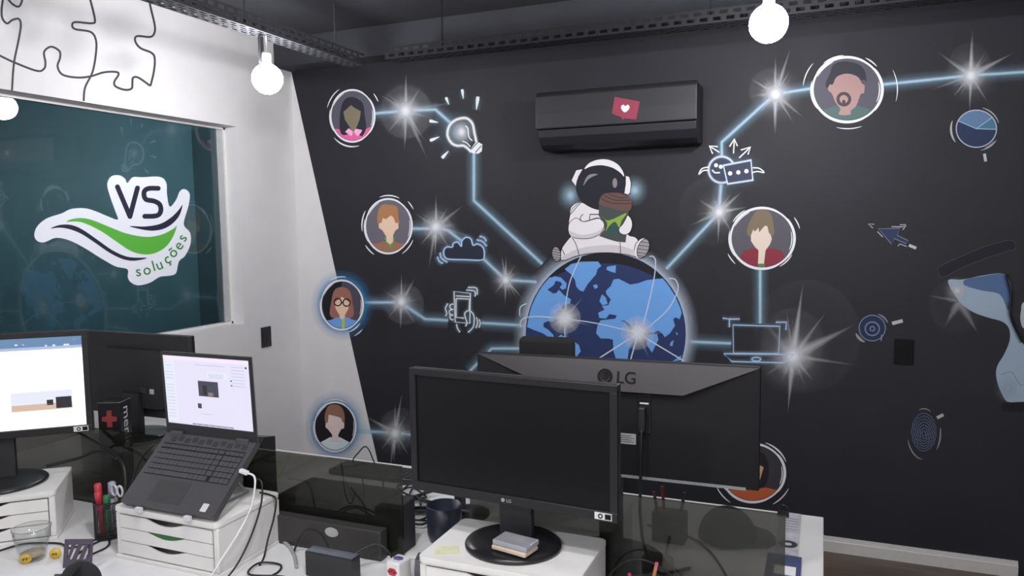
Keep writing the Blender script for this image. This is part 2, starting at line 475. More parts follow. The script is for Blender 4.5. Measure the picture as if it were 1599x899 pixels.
FACE = [(-.42, .35), (-.30, .52), (0, .6), (.30, .5), (.42, .32), (.40, -.02), (.22, -.35), (.12, -.5), (.14, -.75), (-.14, -.75), (-.12, -.5), (-.24, -.35), (-.40, -.02)]
def clothes(h=-.58, wd=.62):
    o = [(-wd, h - .1), (-wd * .5, h), (0, h - .08), (wd * .5, h), (wd, h - .1)]
    return [(u, v) for u, v in o] + [(math.cos(math.radians(a)) * .95, math.sin(math.radians(a)) * .95) for a in range(-42, -139, -8)]
portrait((551, 181), 34, 40, rgb(82, 80, 92, K), 'painted portrait of a face-less figure with long black hair and pink collar', [
    ('painted_top', rgb(206, 92, 146, K), [('p', [(-.72, -.5), (-.3, -.62), (.4, -.6), (.82, -.42)] + [(math.cos(math.radians(a)) * .96, math.sin(math.radians(a)) * .96) for a in range(-28, -150, -8)])]),
    ('painted_hair', rgb(44, 44, 56), [('s', [(0, .74), (-.38, .62), (-.56, .2), (-.6, -.4), (-.5, -.72), (-.2, -.7), (0, -.4), (.2, -.55), (.4, -.8), (.62, -.5), (.56, 0), (.46, .5)])]),
    ('painted_face', rgb(118, 110, 92, K), [('p', [(-.07, .42), (-.42, .16), (-.35, -.15), (-.12, -.45), (-.05, -.62), (.05, -.68), (.15, -.5), (.32, -.15), (.38, .18), (.12, .3)])]),
    ('painted_collar', rgb(228, 160, 196, K), [('p', [(.03, -.62), (-.18, -.48), (-.34, -.62), (-.05, -.8)]), ('p', [(.06, -.62), (.14, -.5), (.44, -.55), (.38, -.66), (.22, -.8)])])],
    [(120, 165, 1.2, .05), (25, 42, 1.3, .05), (225, 285, 1.2, .07)])
portrait((607, 353), 36, 42, rgb(98, 94, 104, K), 'painted portrait with brown hair, brown jacket and green collar', [
    ('painted_jacket', rgb(146, 104, 76, K), [('p', clothes(-.55, .5))]),
    ('painted_collar', rgb(92, 140, 84, K), [('p', [(-.2, -.42), (.28, -.42), (.22, -.62), (.08, -.82), (-.1, -.62)])]),
    ('painted_hair', rgb(160, 114, 78, K), [('s', [(-.3, .78), (-.46, .5), (-.4, .05), (.42, .05), (.42, .4), (.36, .72), (0, .8)])]),
    ('painted_face', rgb(216, 186, 162, K), [('p', [(-.25, .3), (-.1, .26), (.1, .4), (.22, .32), (.3, .12), (.42, .12), (.44, -.08), (.3, -.16), (.2, -.34), (.2, -.58), (.08, -.68), (-.08, -.58), (-.1, -.38), (-.26, -.16), (-.42, -.06), (-.42, .1), (-.3, .12)])])],
    [(65, 110, 1.14, .06), (30, 48, 1.25, .05), (150, 190, 1.15, .06), (215, 240, 1.22, .06), (300, 335, 1.18, .05)])
portrait((534.5, 476), 32.5, 38, rgb(70, 67, 78, K), 'painted portrait with long red-brown hair, round glasses and blue jacket', [
    ('painted_shade', rgb(26, 25, 30), [('p', [(.0, .95)] + [(math.cos(math.radians(a)) * .95, math.sin(math.radians(a)) * .95) for a in range(96, 262, 8)] + [(-.3, -.6)])]),  # dark half of the portrait's two-tone background
    ('painted_hair', rgb(146, 96, 86, K), [('s', [(0, .74), (-.35, .62), (-.5, .2), (-.52, -.5), (.5, -.5), (.48, .2), (.34, .6)])]),
    ('painted_face', rgb(216, 184, 160, K), [('p', [(0, .34), (-.36, .1), (-.3, -.16), (-.12, -.42), (-.12, -.72), (.16, -.72), (.14, -.42), (.3, -.16), (.36, .1)])]),
    ('painted_jacket', rgb(104, 152, 218, K), [('p', clothes(-.5, .5))]),
    ('painted_shirt', rgb(164, 190, 62, K), [('p', [(-.02, -.58), (.14, -.58), (.12, -.96), (0, -.97)])]),
    ('painted_glasses', INK, [('r', -.2, .12, .17, .15, .06), ('r', .22, .1, .17, .15, .06), ('l', [(-.04, .1), (.06, .1)], .06)])],
    [(80, 120, 1.16, .05), (285, 320, 1.15, .06), (295, 315, 1.4, .05)], halo=True)
portrait((523.5, 666), 32, 38, rgb(28, 28, 36), 'painted portrait with short brown hair and pale shirt, lowest by the corner', [
    ('painted_shirt', rgb(202, 216, 224, K), [('p', clothes(-.42, .45))]),
    ('painted_hair', rgb(140, 102, 84, K), [('s', [(-.34, .84), (-.5, .45), (-.38, .1), (.38, .1), (.46, .5), (.3, .82), (0, .92)])]),
    ('painted_face', rgb(216, 200, 196, K), [('p', [(-.3, .5), (-.1, .46), (.1, .42), (.3, .36), (.36, .2), (.46, .16), (.44, -.06), (.3, -.1), (.16, -.32), (.18, -.52), (.36, -.62), (-.36, -.62), (-.14, -.52), (-.14, -.32), (-.34, -.1), (-.46, -.02), (-.46, .16), (-.36, .16)])])],
    [(60, 120, 1.12, .05), (170, 215, 1.25, .03)], halo=True)
portrait((1323, 140), 54, 50, rgb(84, 82, 94, 1.1), 'large painted portrait of a face-less bearded figure in a green shirt', [
    ('painted_shirt', rgb(84, 108, 108), [('p', clothes(-.5, .6))]),
    ('painted_hair', rgb(52, 52, 62), [('s', [(-.5, .5), (-.62, .2), (-.5, .05), (.4, .3), (.55, .25), (.5, .6), (.3, .8), (-.1, .88), (-.4, .78)])]),
    ('painted_face', rgb(176, 142, 138), [('s', [(-.3, .4), (0, .5), (.3, .4), (.42, .2), (.5, .12), (.48, -.1), (.38, -.16), (.26, -.5), (.1, -.66), (.08, -.78), (-.24, -.78), (-.2, -.6), (-.34, -.4), (-.44, -.14), (-.56, .0), (-.5, .16), (-.42, .16)])]),
    ('painted_beard', rgb(72, 66, 74), [('r', -.1, -.3, .17, .18, .09), ('e', -.1, -.38, .05, .06)])],
    [(140, 175, 1.28, .03), (-15, 25, 1.45, .03), (255, 290, 1.22, .03), (95, 130, 1.07, .04), (40, 62, 1.12, .04)])
portrait((1190.5, 372), 49.5, 47, rgb(82, 80, 88, K), 'painted portrait with spiky olive hair and dark red jacket', [
    ('painted_jacket', rgb(132, 48, 60, 1.1), [('p', clothes(-.32, .6))]),
    ('painted_hair', rgb(122, 108, 88, 1.1), [('s', [(-.2, .9), (-.46, .4), (-.4, .05), (.3, .05), (.36, .4), (.25, .85), (0, .96)])]),
    ('painted_face', rgb(222, 204, 190, 1.1), [('p', [(-.02, .3), (-.1, .2), (-.12, .36), (-.24, .22), (-.28, .3), (-.36, .1), (-.36, -.08), (-.24, -.28), (-.12, -.4), (-.14, -.95), (.04, -.95), (.1, -.4), (.24, -.2), (.3, -.02), (.26, .12), (.2, .2), (.16, .4), (.08, .42)])]),
    ('painted_shirt', rgb(92, 128, 84), [('p', [(-.14, -.84), (.08, -.84), (.08, -.97), (-.14, -.97)])])],
    [(15, 35, 1.22, .04), (205, 225, 1.2, .04), (120, 150, 1.08, .04), (300, 330, 1.08, .04)])
portrait((1176, 738), 49, 45, rgb(62, 58, 66), 'painted portrait in an orange top, half hidden by the ultrawide monitor', [
    ('painted_top', rgb(196, 100, 62), [('p', clothes(-.5, .8))]),
    ('painted_hair', rgb(36, 34, 40), [('s', [(0, .8), (-.4, .6), (-.5, 0), (-.3, -.5), (.3, -.5), (.5, 0), (.4, .6)])]),
    ('painted_face', rgb(206, 166, 124), [('p', [(0, .4), (-.3, .2), (-.2, -.3), (0, -.6), (.2, -.3), (.34, .2)])])],
    [(20, 70, 1.12, .05), (200, 235, 1.25, .04), (300, 335, 1.25, .04)])

# --- icons
def icon(strokes, name, label, wd=2.6, col=rgb(190, 212, 236, 1.15), fills=(), glow=.20):
    p = P(5)
    for s, cl in strokes: p.soft(s, wd * 6.5, LBL, glow, cl)
    for pts, c_, a in fills: p.poly(pts, c_, a)
    for s, cl in strokes: p.soft(s, wd * 2.0, col, .9, cl)
    for s, cl in strokes: p.stroke(s, wd * .8, col, .9, cl)
    return p.build(name, WB, label)
def SM(pts, closed=False, n=5): return [(v.x, v.y) for v in smooth([(x, y, 0) for x, y in pts], n, closed)]
def Z(ox, oy, s, pts): return [(ox + x / s, oy + y / s) for x, y in pts]
# light bulb
bz = lambda pts: Z(660, 120, 6.42, pts)
p = P(5); p.glow((715, 207), 36, 36, LBL, .35)
outl = SM(bz([(540, 650), (520, 560), (500, 470), (450, 420), (390, 415), (320, 440), (270, 490), (250, 560), (262, 620), (300, 670), (350, 690), (410, 690), (450, 715), (490, 755)]))
p.glow((721, 206), 21, 24, WHT, .95)
p.soft(outl, 8, WHT, .9); p.stroke(outl, 3.0, WHT, .95)
for s in ([(480, 700), (440, 660), (400, 645)], [(500, 640), (465, 600), (455, 520), (430, 490)]): p.stroke(SM(bz(s)), 1.6, WHT)
p.poly(bz([(540, 645), (600, 675), (595, 745), (560, 770), (500, 765), (475, 735)]), WHT)
for s in ([(485, 730), (555, 655)], [(530, 760), (590, 690)]): p.stroke(bz(s), 1.3, INK)
for a, b, wd in (((235, 205), (265, 280), 26), ((398, 125), (410, 222), 28), ((556, 198), (540, 330), 34), ((70, 440), (158, 458), 30), ((75, 640), (170, 600), 30), ((195, 815), (262, 742), 32)):
    A, Bq = bz([a])[0], bz([b])[0]
    pts = [(A[0] + (Bq[0] - A[0]) * k / 8, A[1] + (Bq[1] - A[1]) * k / 8) for k in range(9)]
    p.soft(pts, wd / 6.42 * 3.2, LBL, .15)
    p.strip(pts, (-wd / 12.8, wd / 12.8), (.95, .95), WHT, False, [.75, 1, 1, .9, .75, .6, .45, .3, .12])
p.build('painted_light_bulb', WB, 'painted white light bulb with radiating dashes')
# cloud
cz = lambda pts: Z(680, 360, 5.29, pts)
icon([(SM(cz([(110, 235), (75, 210), (70, 165), (95, 135), (140, 135), (150, 105), (185, 95), (215, 130), (220, 85), (255, 55), (295, 70), (312, 120), (350, 110), (395, 140), (405, 200), (385, 242), (250, 240)]), True, 4), True)]
     + [(SM(cz(s)), False) for s in ([(40, 180), (50, 225), (100, 262)], [(15, 215), (35, 255), (65, 270)], [(340, 75), (390, 90), (425, 130)], [(365, 45), (405, 60), (420, 90)])],
     'painted_cloud', 'painted blue-white cloud outline', 2.2, rgb(176, 202, 238, 1.1), [(SM(cz([(110, 235), (75, 210), (70, 165), (95, 135), (140, 135), (150, 105), (185, 95), (215, 130), (220, 85), (255, 55), (295, 70), (312, 120), (350, 110), (395, 140), (405, 200), (385, 242), (250, 240)]), True, 4), rgb(40, 46, 62), 1.0)])
# phone in a hand
icon([(cz([(155, 502), (290, 518), (285, 765), (165, 755)]), True), (cz([(172, 560), (282, 565), (280, 660)]), False), (cz([(172, 560), (172, 715), (240, 722)]), False), (cz([(172, 538), (285, 545)]), False)]
     + [(SM(cz(s)), False) for s in ([(150, 605), (122, 615), (128, 645), (150, 650)], [(148, 650), (118, 660), (122, 690), (150, 695)], [(148, 695), (122, 705), (128, 730), (152, 735)],
        [(270, 840), (315, 790), (318, 700), (280, 660), (245, 680), (250, 720), (262, 760), (250, 790)], [(175, 770), (185, 810), (205, 838)], [(105, 600), (85, 640), (95, 680), (85, 705)], [(340, 715), (350, 760), (335, 805)], [(362, 730), (372, 765), (360, 800)], [(255, 490), (325, 500), (328, 545)], [(270, 468), (340, 475), (345, 530)])],
     'painted_hand_phone', 'painted white outline of a hand holding a phone', 1.7, WHT)
# smiley, speech box, wings and arrows
sz = lambda pts: Z(1040, 200, 5.69, pts)
p = P(5); p.glow((1146, 266), 52, 34, LBL, .28)
p.poly(ell((1127, 265), 20, 20), rgb(58, 66, 88)); p.soft(ell((1127, 265), 20.5, 20.5), 7, WHT, .7, True); p.stroke(ell((1127, 265), 20.5, 20.5), 2.6, rgb(190, 206, 232, 1.1), 1, True)
for e in ((445, 330), (487, 343)): p.poly(ell(sz([e])[0], 3.2, 3.2, 16), WHT)
p.stroke(SM(sz([(410, 370), (435, 395), (480, 395)])), 2.2, WHT)
qd = sz([(510, 332), (755, 285), (772, 462), (548, 496)])
p.poly(qd, rgb(60, 66, 90)); p.soft(qd, 7, WHT, .6, True); p.stroke(qd, 3.0, rgb(190, 206, 232, 1.1), 1, True)
for e in ((570, 402), (643, 393), (715, 382)): p.poly(ell(sz([e])[0], 3.4, 3.4, 16), WHT)
for s in ([(385, 345), (320, 360), (292, 412), (330, 378), (375, 375)], [(770, 352), (830, 358), (872, 395), (815, 385), (765, 395)]): p.stroke(SM(sz(s)), 1.9, WHT)
for a, hd in (([(475, 215), (385, 160)], [(462, 165), (385, 158), (415, 228)]), ([(600, 225), (608, 100)], [(565, 165), (608, 95), (635, 160)]), ([(650, 265), (748, 172)], [(665, 195), (752, 168), (728, 235)])):
    p.stroke(sz(a), 2.0, WHT); p.stroke(sz(hd), 2.2, WHT)
p.build('painted_chat_icon', WB, 'painted smiley and speech box with wings and three arrows')
# laptop outline
lz = lambda pts: Z(1060, 300, 2.81, pts)
icon([(lz([(238, 582), (443, 588), (438, 708), (240, 706)]), True), (lz([(196, 708), (232, 742), (462, 748), (505, 712)]), True), (ell(lz([(340, 732)])[0], 7, 3, 16), True), (lz([(192, 552), (222, 556), (222, 592)]), False), (lz([(222, 556), (268, 556)]), False), (lz([(425, 570), (472, 570), (470, 605)]), False)],
     'painted_laptop', 'painted blue-white laptop outline beside the globe', 1.8, rgb(180, 206, 240, 1.1))
# pie chart
p = P(5); c0 = (1524.5, 201)
def pie(a0, a1): return [c0] + arc(c0, 31, 28.5, a0, a1, 20)
p.poly(pie(155, 358), rgb(40, 52, 84)); p.poly(pie(38, 155), rgb(96, 124, 160)); p.poly(pie(-2, 38), rgb(74, 116, 144))
p.stroke(ell(c0, 31.5, 29), 1.6, rgb(178, 186, 200), 1, True)
for a in (155, 38, -2): p.stroke([c0, arc(c0, 31, 28.5, a, a + 1, 1)[0]], 1.4, rgb(150, 180, 205))
for a0, a1, k, wd in ((15, 75, 1.16, 2), (160, 215, 1.28, 3.4), (280, 330, 1.18, 1.6), (290, 325, 1.12, 1.2)): p.stroke(arc(c0, 31 * k, 29 * k, a0, a1), wd, rgb(170, 172, 178), 1, False, True)
p.stroke([(1537, 240), (1539, 252)], 4.5, rgb(186, 188, 192)); p.build('painted_pie_chart', WB, 'painted blue pie chart near the top right')
# cursor arrow
az = lambda pts: Z(1320, 330, 3.907, pts)
p = P(5); cur = az([(202, 106), (335, 102), (316, 145), (384, 178), (368, 196), (300, 165), (280, 198)])
p.poly(cur, rgb(44, 56, 90)); p.stroke(cur, 1.1, rgb(150, 156, 176), .8, True)
for s in ([(175, 78), (140, 76), (168, 102)], [(195, 122), (228, 156)], [(282, 92), (350, 94), (368, 80), (332, 82)], [(350, 112), (370, 84)], [(320, 212), (332, 198), (375, 214)]): p.stroke(az(s), 1.3, rgb(186, 188, 192))
p.stroke(az([(388, 206), (432, 224)]), 4.6, rgb(192, 193, 196)); p.build('painted_cursor', WB, 'painted navy mouse cursor arrow')
# at sign
p = P(5); p.poly(ell((1362, 512), 21, 21), rgb(38, 46, 74)); sp = [(1362 + (3 + 16 * k / 60) * math.cos(k * .21 + .4), 512 + (3 + 16 * k / 60) * math.sin(k * .21 + .4)) for k in range(61)]
p.stroke(ell((1362, 512), 20.5, 20), 1.4, rgb(120, 136, 168), 1, True); p.stroke(ell((1362, 513), 11, 10.5), 1.8, rgb(120, 136, 168), 1, True); p.stroke(ell((1362, 513), 3.5, 3.5, 16), 1.6, rgb(120, 136, 168), 1, True)
p.stroke(az([(222, 752), (218, 790)]), 1.4, rgb(150, 156, 170)); p.stroke(arc((1362, 512), 27, 24, 200, 245), 4.5, rgb(150, 152, 158), .9, False, True); p.stroke(arc((1362, 512), 26, 23, 20, 70), 3, rgb(140, 142, 150), .8, False, True)
p.stroke(az([(285, 683), (350, 666)]), 5.4, rgb(186, 188, 190)); p.build('painted_at_sign', WB, 'painted round at-sign badge left of the socket plate')
# fingerprint
p = P(5); cf = (1442.5, 674)
p.poly([(v[0], v[1] + (2 if v[1] > cf[1] else 0)) for v in ell(cf, 20, 32)], rgb(34, 40, 58))
for k in range(1, 8):
    p.stroke([(x + math.sin(y * .9 + k) * .7, y) for x, y in ell((cf[0], cf[1] + 3 - k * .4), 2.7 * k, 4.2 * k)], .9, rgb(120, 132, 156), .75, True)
for a0, a1, k, wd in ((60, 110, 1.1, 1.6), (195, 265, 1.3, 2.0), (-40, 10, 1.3, 2.4)): p.stroke(arc(cf, 20 * k, 33 * k, a0, a1), wd, rgb(150, 152, 158), .9, False, True)
p.stroke([(1463, 652), (1473, 647)], 5, rgb(178, 178, 180)); p.build('painted_fingerprint', WB, 'painted fingerprint oval low on the wall')
# hourglass
hz = lambda pts: Z(1440, 360, 3.21, pts)
p = P(5)
bar = SM(hz([(78, 195), (88, 180), (180, 135), (300, 85), (420, 50), (462, 55), (465, 92), (420, 105), (300, 145), (190, 190), (110, 232), (85, 222)]), True, 4)
p.poly(bar, rgb(28, 29, 38)); p.stroke(bar, 1.0, rgb(70, 74, 90), .9, True)
hg = SM(hz([(130, 248), (200, 245), (300, 225), (400, 215), (440, 260), (445, 350), (440, 430), (460, 490), (500, 560), (560, 640), (590, 740), (560, 850), (440, 860), (400, 820), (372, 740), (375, 680), (410, 620), (438, 550), (435, 490), (400, 455), (330, 435), (260, 410), (200, 370), (155, 310)]), True, 4)
p.poly(hg, rgb(152, 170, 188)); p.glow(hz([(175, 300)])[0], 22, 22, rgb(214, 214, 212), .7); p.glow(hz([(430, 790)])[0], 24, 28, rgb(176, 190, 206), .5)
sandt = SM(hz([(215, 245), (300, 228), (400, 216), (438, 260), (442, 330), (430, 400), (390, 320), (300, 300), (215, 275)]), True, 4)
p.poly(sandt, rgb(84, 112, 156), .75); p.soft(SM(hz([(420, 220), (445, 330), (440, 420), (500, 560)])), 14, (.004, .004, .006), .8)
p.stroke(SM(hz([(395, 720), (450, 710), (480, 760), (505, 775)])), .8, rgb(120, 134, 150), .6)
p.poly(SM(hz([(495, 400), (512, 355), (620, 330), (640, 420), (560, 470), (510, 490), (492, 450)]), True, 4), rgb(170, 182, 192))
p.poly(hz([(395, 862), (640, 850), (650, 900), (400, 905)]), rgb(26, 27, 33)); p.build('painted_hourglass', WB, 'painted tilted hourglass at the right end of the mural')

# --- globe and astronaut
gz = lambda pts: Z(780, 390, 4.994, pts)
GC, GRX, GRY = (946, 521), 125, 127
p = P(4); p.radial(GC, GRX * 1.17, GRY * 1.16, rgb(196, 208, 226, 1.1), [(.70, .75), (.86, .75), (.90, .4), (.95, .14), (1, 0)], 64)
p.radial(GC, GRX, GRY, rgb(42, 56, 100, 1.05), [(0, 1), (.5, 1), (1, 1)], 64)
GL = p.build('painted_globe', WB, 'painted blue globe with white links in the middle of the mural')
p = P(8); p.poly([(v[0], v[1]) for v in arc(GC, GRX * .995, GRY * .995, 40, 140, 30)] + SM([(862, 432), (905, 416), (946, 411), (985, 416), (1035, 437)]), rgb(28, 28, 38)); p.build('painted_dark_pole', GL)  # dark top of the globe, part of the mural's own colours
def inside(pts):
    o = []
    for x, y in pts:
        u, v = (x - GC[0]) / GRX, (y - GC[1]) / GRY; r = math.hypot(u, v)
        if r > .985: u, v = u / r * .985, v / r * .985
        o.append((GC[0] + u * GRX, GC[1] + v * GRY))
    return o
p = P(9)
LANDS = [[(510, 150), (560, 110), (640, 92), (770, 90), (795, 125), (765, 150), (755, 190), (720, 230), (690, 265), (655, 325), (625, 315), (600, 285), (590, 235), (560, 190)],
 [(205, 600), (212, 480), (225, 420), (260, 320), (300, 250), (370, 190), (410, 215), (430, 205), (480, 215), (525, 260), (520, 300), (490, 310), (470, 290), (490, 270), (480, 250), (440, 240), (425, 275), (375, 310), (420, 340), (445, 335), (465, 310), (500, 350), (560, 385), (550, 420), (500, 430), (470, 470), (440, 520), (420, 560), (380, 555), (345, 570), (345, 600), (380, 620), (420, 660), (430, 690), (400, 690), (340, 650), (260, 620)],
 [(440, 690), (480, 660), (560, 700), (620, 740), (635, 790), (600, 835), (560, 835), (540, 780), (440, 720)],
 [(730, 275), (760, 268), (770, 290), (745, 305)], [(840, 130), (910, 120), (905, 180), (870, 170), (835, 155)], [(800, 345), (830, 370), (845, 420), (805, 432), (780, 400)],
 [(830, 320), (870, 280), (890, 230), (930, 225), (980, 250), (1020, 270), (1080, 260), (1150, 235), (1280, 215), (1320, 260), (1390, 350), (1420, 450), (1425, 490), (1405, 540), (1375, 525), (1355, 540), (1370, 590), (1330, 650), (1290, 680), (1270, 650), (1240, 630), (1200, 645), (1130, 640), (1080, 610), (975, 552), (900, 545), (915, 510), (860, 500), (830, 535), (780, 530), (770, 490), (820, 465), (800, 437), (850, 430), (868, 385), (835, 345)],
 [(790, 548), (900, 536), (980, 562), (1020, 620), (1080, 650), (1040, 720), (1010, 780), (1000, 850), (910, 850), (890, 790), (885, 700), (850, 690), (790, 690), (755, 650), (765, 590)],
 [(1345, 870), (1420, 820), (1440, 870)], [(1335, 720), (1360, 700), (1350, 750), (1328, 745)], [(1375, 640), (1392, 650), (1385, 668)], [(1150, 660), (1230, 655), (1240, 700), (1190, 800), (1150, 740)]]
for L in LANDS: p.poly(inside(gz(L)), BLU)
p.build('painted_land', GL)
p = P(12)
for s in ([(640, 45), (590, 150), (545, 270), (515, 450), (510, 620), (520, 730)], [(170, 600), (165, 565), (200, 530), (290, 518), (400, 525), (550, 540), (800, 580), (1060, 645)], [(1170, 50), (1200, 52), (1218, 90), (1210, 200), (1180, 350), (1120, 590)],
          [(1320, 222), (1370, 230), (1395, 290), (1370, 370), (1300, 480), (1130, 630)], [(160, 515), (165, 445), (215, 418)]): p.stroke(SM(gz(s)), 1.7, rgb(200, 214, 232, 1.1), .9)
for s in ([(1080, 650), (780, 842)], [(1080, 650), (1025, 852)], [(1080, 650), (1440, 865)]): p.stroke(gz(s), 1.9, rgb(214, 222, 232, 1.1), .9)
for c_, R in ((gz([(510, 530)])[0], 34), (gz([(1080, 645)])[0], 36)):
    p.radial(c_, R * .75, R * .75, WHT, [(0, .4), (.7, .22), (.95, .16), (1, 0)]); p.radial(c_, R * .62, R * .62, WHT, [(0, 1), (.3, .95), (.55, .5), (.8, .15), (1, 0)])
    for k in range(11):
        t = k * 2 * PI / 11 + R; p.spike(c_, (c_[0] + R * (1.0 + .35 * (k % 2)) * math.cos(t), c_[1] + R * (1.0 + .35 * (k % 2)) * math.sin(t)), 6, WHT, .4)
p.build('painted_links', GL)
# astronaut
nz_ = lambda pts: Z(780, 240, 4.994, pts)
SUIT, SUIT2, LN = rgb(226, 222, 226, 1.15), rgb(206, 200, 206, 1.1), rgb(34, 32, 40)
p = P(13); p.glow(nz_([(555, 325)])[0], 22, 26, rgb(176, 208, 228, 1.1), .8); p.glow(nz_([(1055, 285)])[0], 22, 26, rgb(176, 208, 228, 1.1), .8)
body = SM(nz_([(640, 378), (720, 420), (800, 440), (1000, 460), (1000, 620), (1060, 650), (1085, 690), (1080, 795), (980, 782), (850, 770), (700, 777), (600, 797), (490, 830), (485, 745), (540, 665), (560, 640), (540, 590), (545, 510), (565, 440), (600, 400)]), True, 4)
p.poly(SM(nz_([(555, 475), (562, 420), (598, 388), (640, 376), (605, 430)]), True, 4), SUIT); p.poly(body, SUIT); p.stroke(body, 1.0, LN, .9, True)
p.poly(SM(nz_([(500, 800), (600, 745), (760, 715), (930, 715), (1070, 760), (1075, 790), (980, 780), (850, 768), (700, 775), (600, 795), (490, 828)]), True, 4), SUIT2)
for s in ([(570, 655), (600, 710), (622, 788)], [(942, 690), (946, 778)], [(560, 470), (600, 420), (640, 378)], [(1052, 752), (1065, 700), (1100, 668)], [(510, 790), (490, 745), (462, 735)]): p.stroke(SM(nz_(s)), 1.1, LN)
AS = p.build('painted_astronaut', WB, 'painted white astronaut with headphones sitting on the globe holding a coffee cup')
p = P(16)
for s in ([(665, 120), (700, 75), (770, 47), (850, 47), (920, 80), (960, 130), (974, 178), (940, 145), (880, 108), (800, 92), (720, 98)],): p.poly(SM(nz_(s), True, 4), SUIT)
for s in ([(600, 128), (652, 120), (618, 180), (600, 255), (563, 208)], [(985, 172), (1015, 180), (1028, 230), (1022, 300), (1005, 320), (973, 308), (985, 240)]): p.poly(nz_(s), SUIT); p.stroke(nz_(s), .9, LN, 1, True)
p.build('painted_headphones', AS)
p = P(17); p.poly(ell(nz_([(790, 262)])[0], 38.5, 34.5, 40, .12), rgb(34, 34, 45)); p.poly(SM(nz_([(655, 250), (678, 188), (712, 160), (770, 160), (722, 182), (690, 205)]), True, 3), rgb(140, 138, 142)); p.poly(ell(nz_([(902, 228)])[0], 3.7, 7.6, 20), rgb(140, 138, 142)); p.build('painted_visor', AS)
p = P(18)
cup = nz_([(780, 395), (880, 425), (960, 445), (1012, 440), (985, 690), (920, 685), (850, 665), (780, 640), (820, 590), (820, 540), (790, 505), (775, 480)])
p.poly(cup, rgb(72, 80, 78)); p.poly(nz_([(800, 470), (850, 515), (960, 470), (900, 540), (930, 590), (890, 640), (840, 630), (850, 560), (830, 520)]), rgb(52, 88, 80))
p.poly(SM(nz_([(790, 470), (850, 522), (992, 460), (955, 520), (935, 575), (905, 530), (860, 560), (830, 605), (842, 540)]), True, 3), rgb(148, 178, 72))
lid = SM(nz_([(780, 372), (790, 340), (830, 308), (930, 305), (985, 325), (1025, 350), (1032, 390), (1022, 440), (960, 445), (880, 425), (785, 397)]), True, 3)
p.poly(lid, rgb(108, 82, 76))
for s in ([(790, 345), (880, 385), (1028, 388)], [(815, 325), (900, 360), (1022, 362)], [(850, 312), (930, 340), (1000, 340)]): p.stroke(SM(nz_(s)), 1.0, rgb(48, 36, 36))
p.build('painted_cup', AS)
p = P(19.5)
arm = SM(nz_([(560, 642), (540, 600), (548, 540), (600, 500), (660, 530), (760, 505), (800, 515), (820, 555), (800, 610), (760, 640), (700, 660), (620, 660)]), True, 4)
p.poly(arm, SUIT); p.poly(SM(nz_([(560, 642), (545, 600), (640, 632), (760, 610), (815, 570), (800, 610), (760, 640), (700, 660), (620, 660)]), True, 4), SUIT2)
p.stroke([q for q in arm if q[1] > 340] , .9, LN, .9); p.stroke(SM(nz_([(655, 470), (632, 500), (650, 528), (700, 520), (770, 500), (815, 530)])), 1.1, LN); p.stroke(nz_([(705, 515), (708, 472), (775, 472)]), 1.4, LN)
hand = SM(nz_([(1002, 480), (1030, 510), (1038, 560), (1020, 610), (980, 632), (940, 615), (935, 580), (962, 550), (985, 510)]), True, 4); p.poly(hand, SUIT); p.stroke(hand, 1.1, LN, 1, True)
for c_, rx, ry, ro in ((nz_([(447, 782)])[0], 6.8, 11.5, -.15), (nz_([(1123, 738)])[0], 8.6, 15.5, .35)):
    if c_[0] > 900: p.poly(ell((c_[0] - 3, c_[1] - .5), rx + 1, ry + .5, 24, ro), SUIT)
    e = ell(c_, rx, ry, 24, ro); p.poly(e, rgb(166, 162, 166)); p.stroke(e, 1.1, LN, 1, True)
    for k in (-.6, -.25, .1, .45, .75):
        hw = rx * math.sqrt(1 - k * k); p.stroke([(c_[0] - hw - k * ry * math.sin(ro), c_[1] + k * ry - 1.2), (c_[0] + hw - k * ry * math.sin(ro), c_[1] + k * ry + 1.0)], .9, LN)
p.build('painted_limbs', AS)

# ------------------------------------------------------------------ jigsaw outline on the left wall
def PL(layer): return Paint(on_x(0.0), (1, 0, 0), 0.0003 + layer * 0.0003)
jz = lambda pts: Z(0, 0, 3.33, pts)
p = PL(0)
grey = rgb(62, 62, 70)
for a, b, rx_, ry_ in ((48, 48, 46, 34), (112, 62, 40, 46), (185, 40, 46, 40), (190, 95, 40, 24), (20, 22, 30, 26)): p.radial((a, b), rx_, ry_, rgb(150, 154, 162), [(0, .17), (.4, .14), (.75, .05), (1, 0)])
for s in ([(-20, 280), (75, 325), (190, 368), (228, 358), (236, 325), (229, 270), (265, 243), (308, 265), (312, 300), (299, 345), (325, 388), (400, 403), (470, 397), (540, 376), (603, 374), (616, 388), (594, 425), (602, 450), (650, 467), (684, 460), (688, 430), (692, 404), (720, 404), (782, 447)],
          [(782, 447), (800, 370), (804, 305), (788, 275), (730, 250), (703, 215), (712, 188), (780, 192), (802, 172), (804, 130), (782, 35), (775, -10)],
          [(62, 470), (72, 330), (98, 200), (108, 130), (96, 98), (62, 105), (36, 122), (12, 95), (8, 50), (16, -10)],
          [(435, 525), (442, 455), (482, 370), (500, 260), (496, 200), (468, 165), (392, 152), (375, 132), (392, 115), (478, 121), (493, 100), (468, -5)], [(36, -10), (68, 24), (100, 33), (118, -8)]):
    p.stroke(SM(jz(s), False, 6), 3.3, grey)
p.build('painted_jigsaw', WL, 'dark grey jigsaw outline painted above the window')

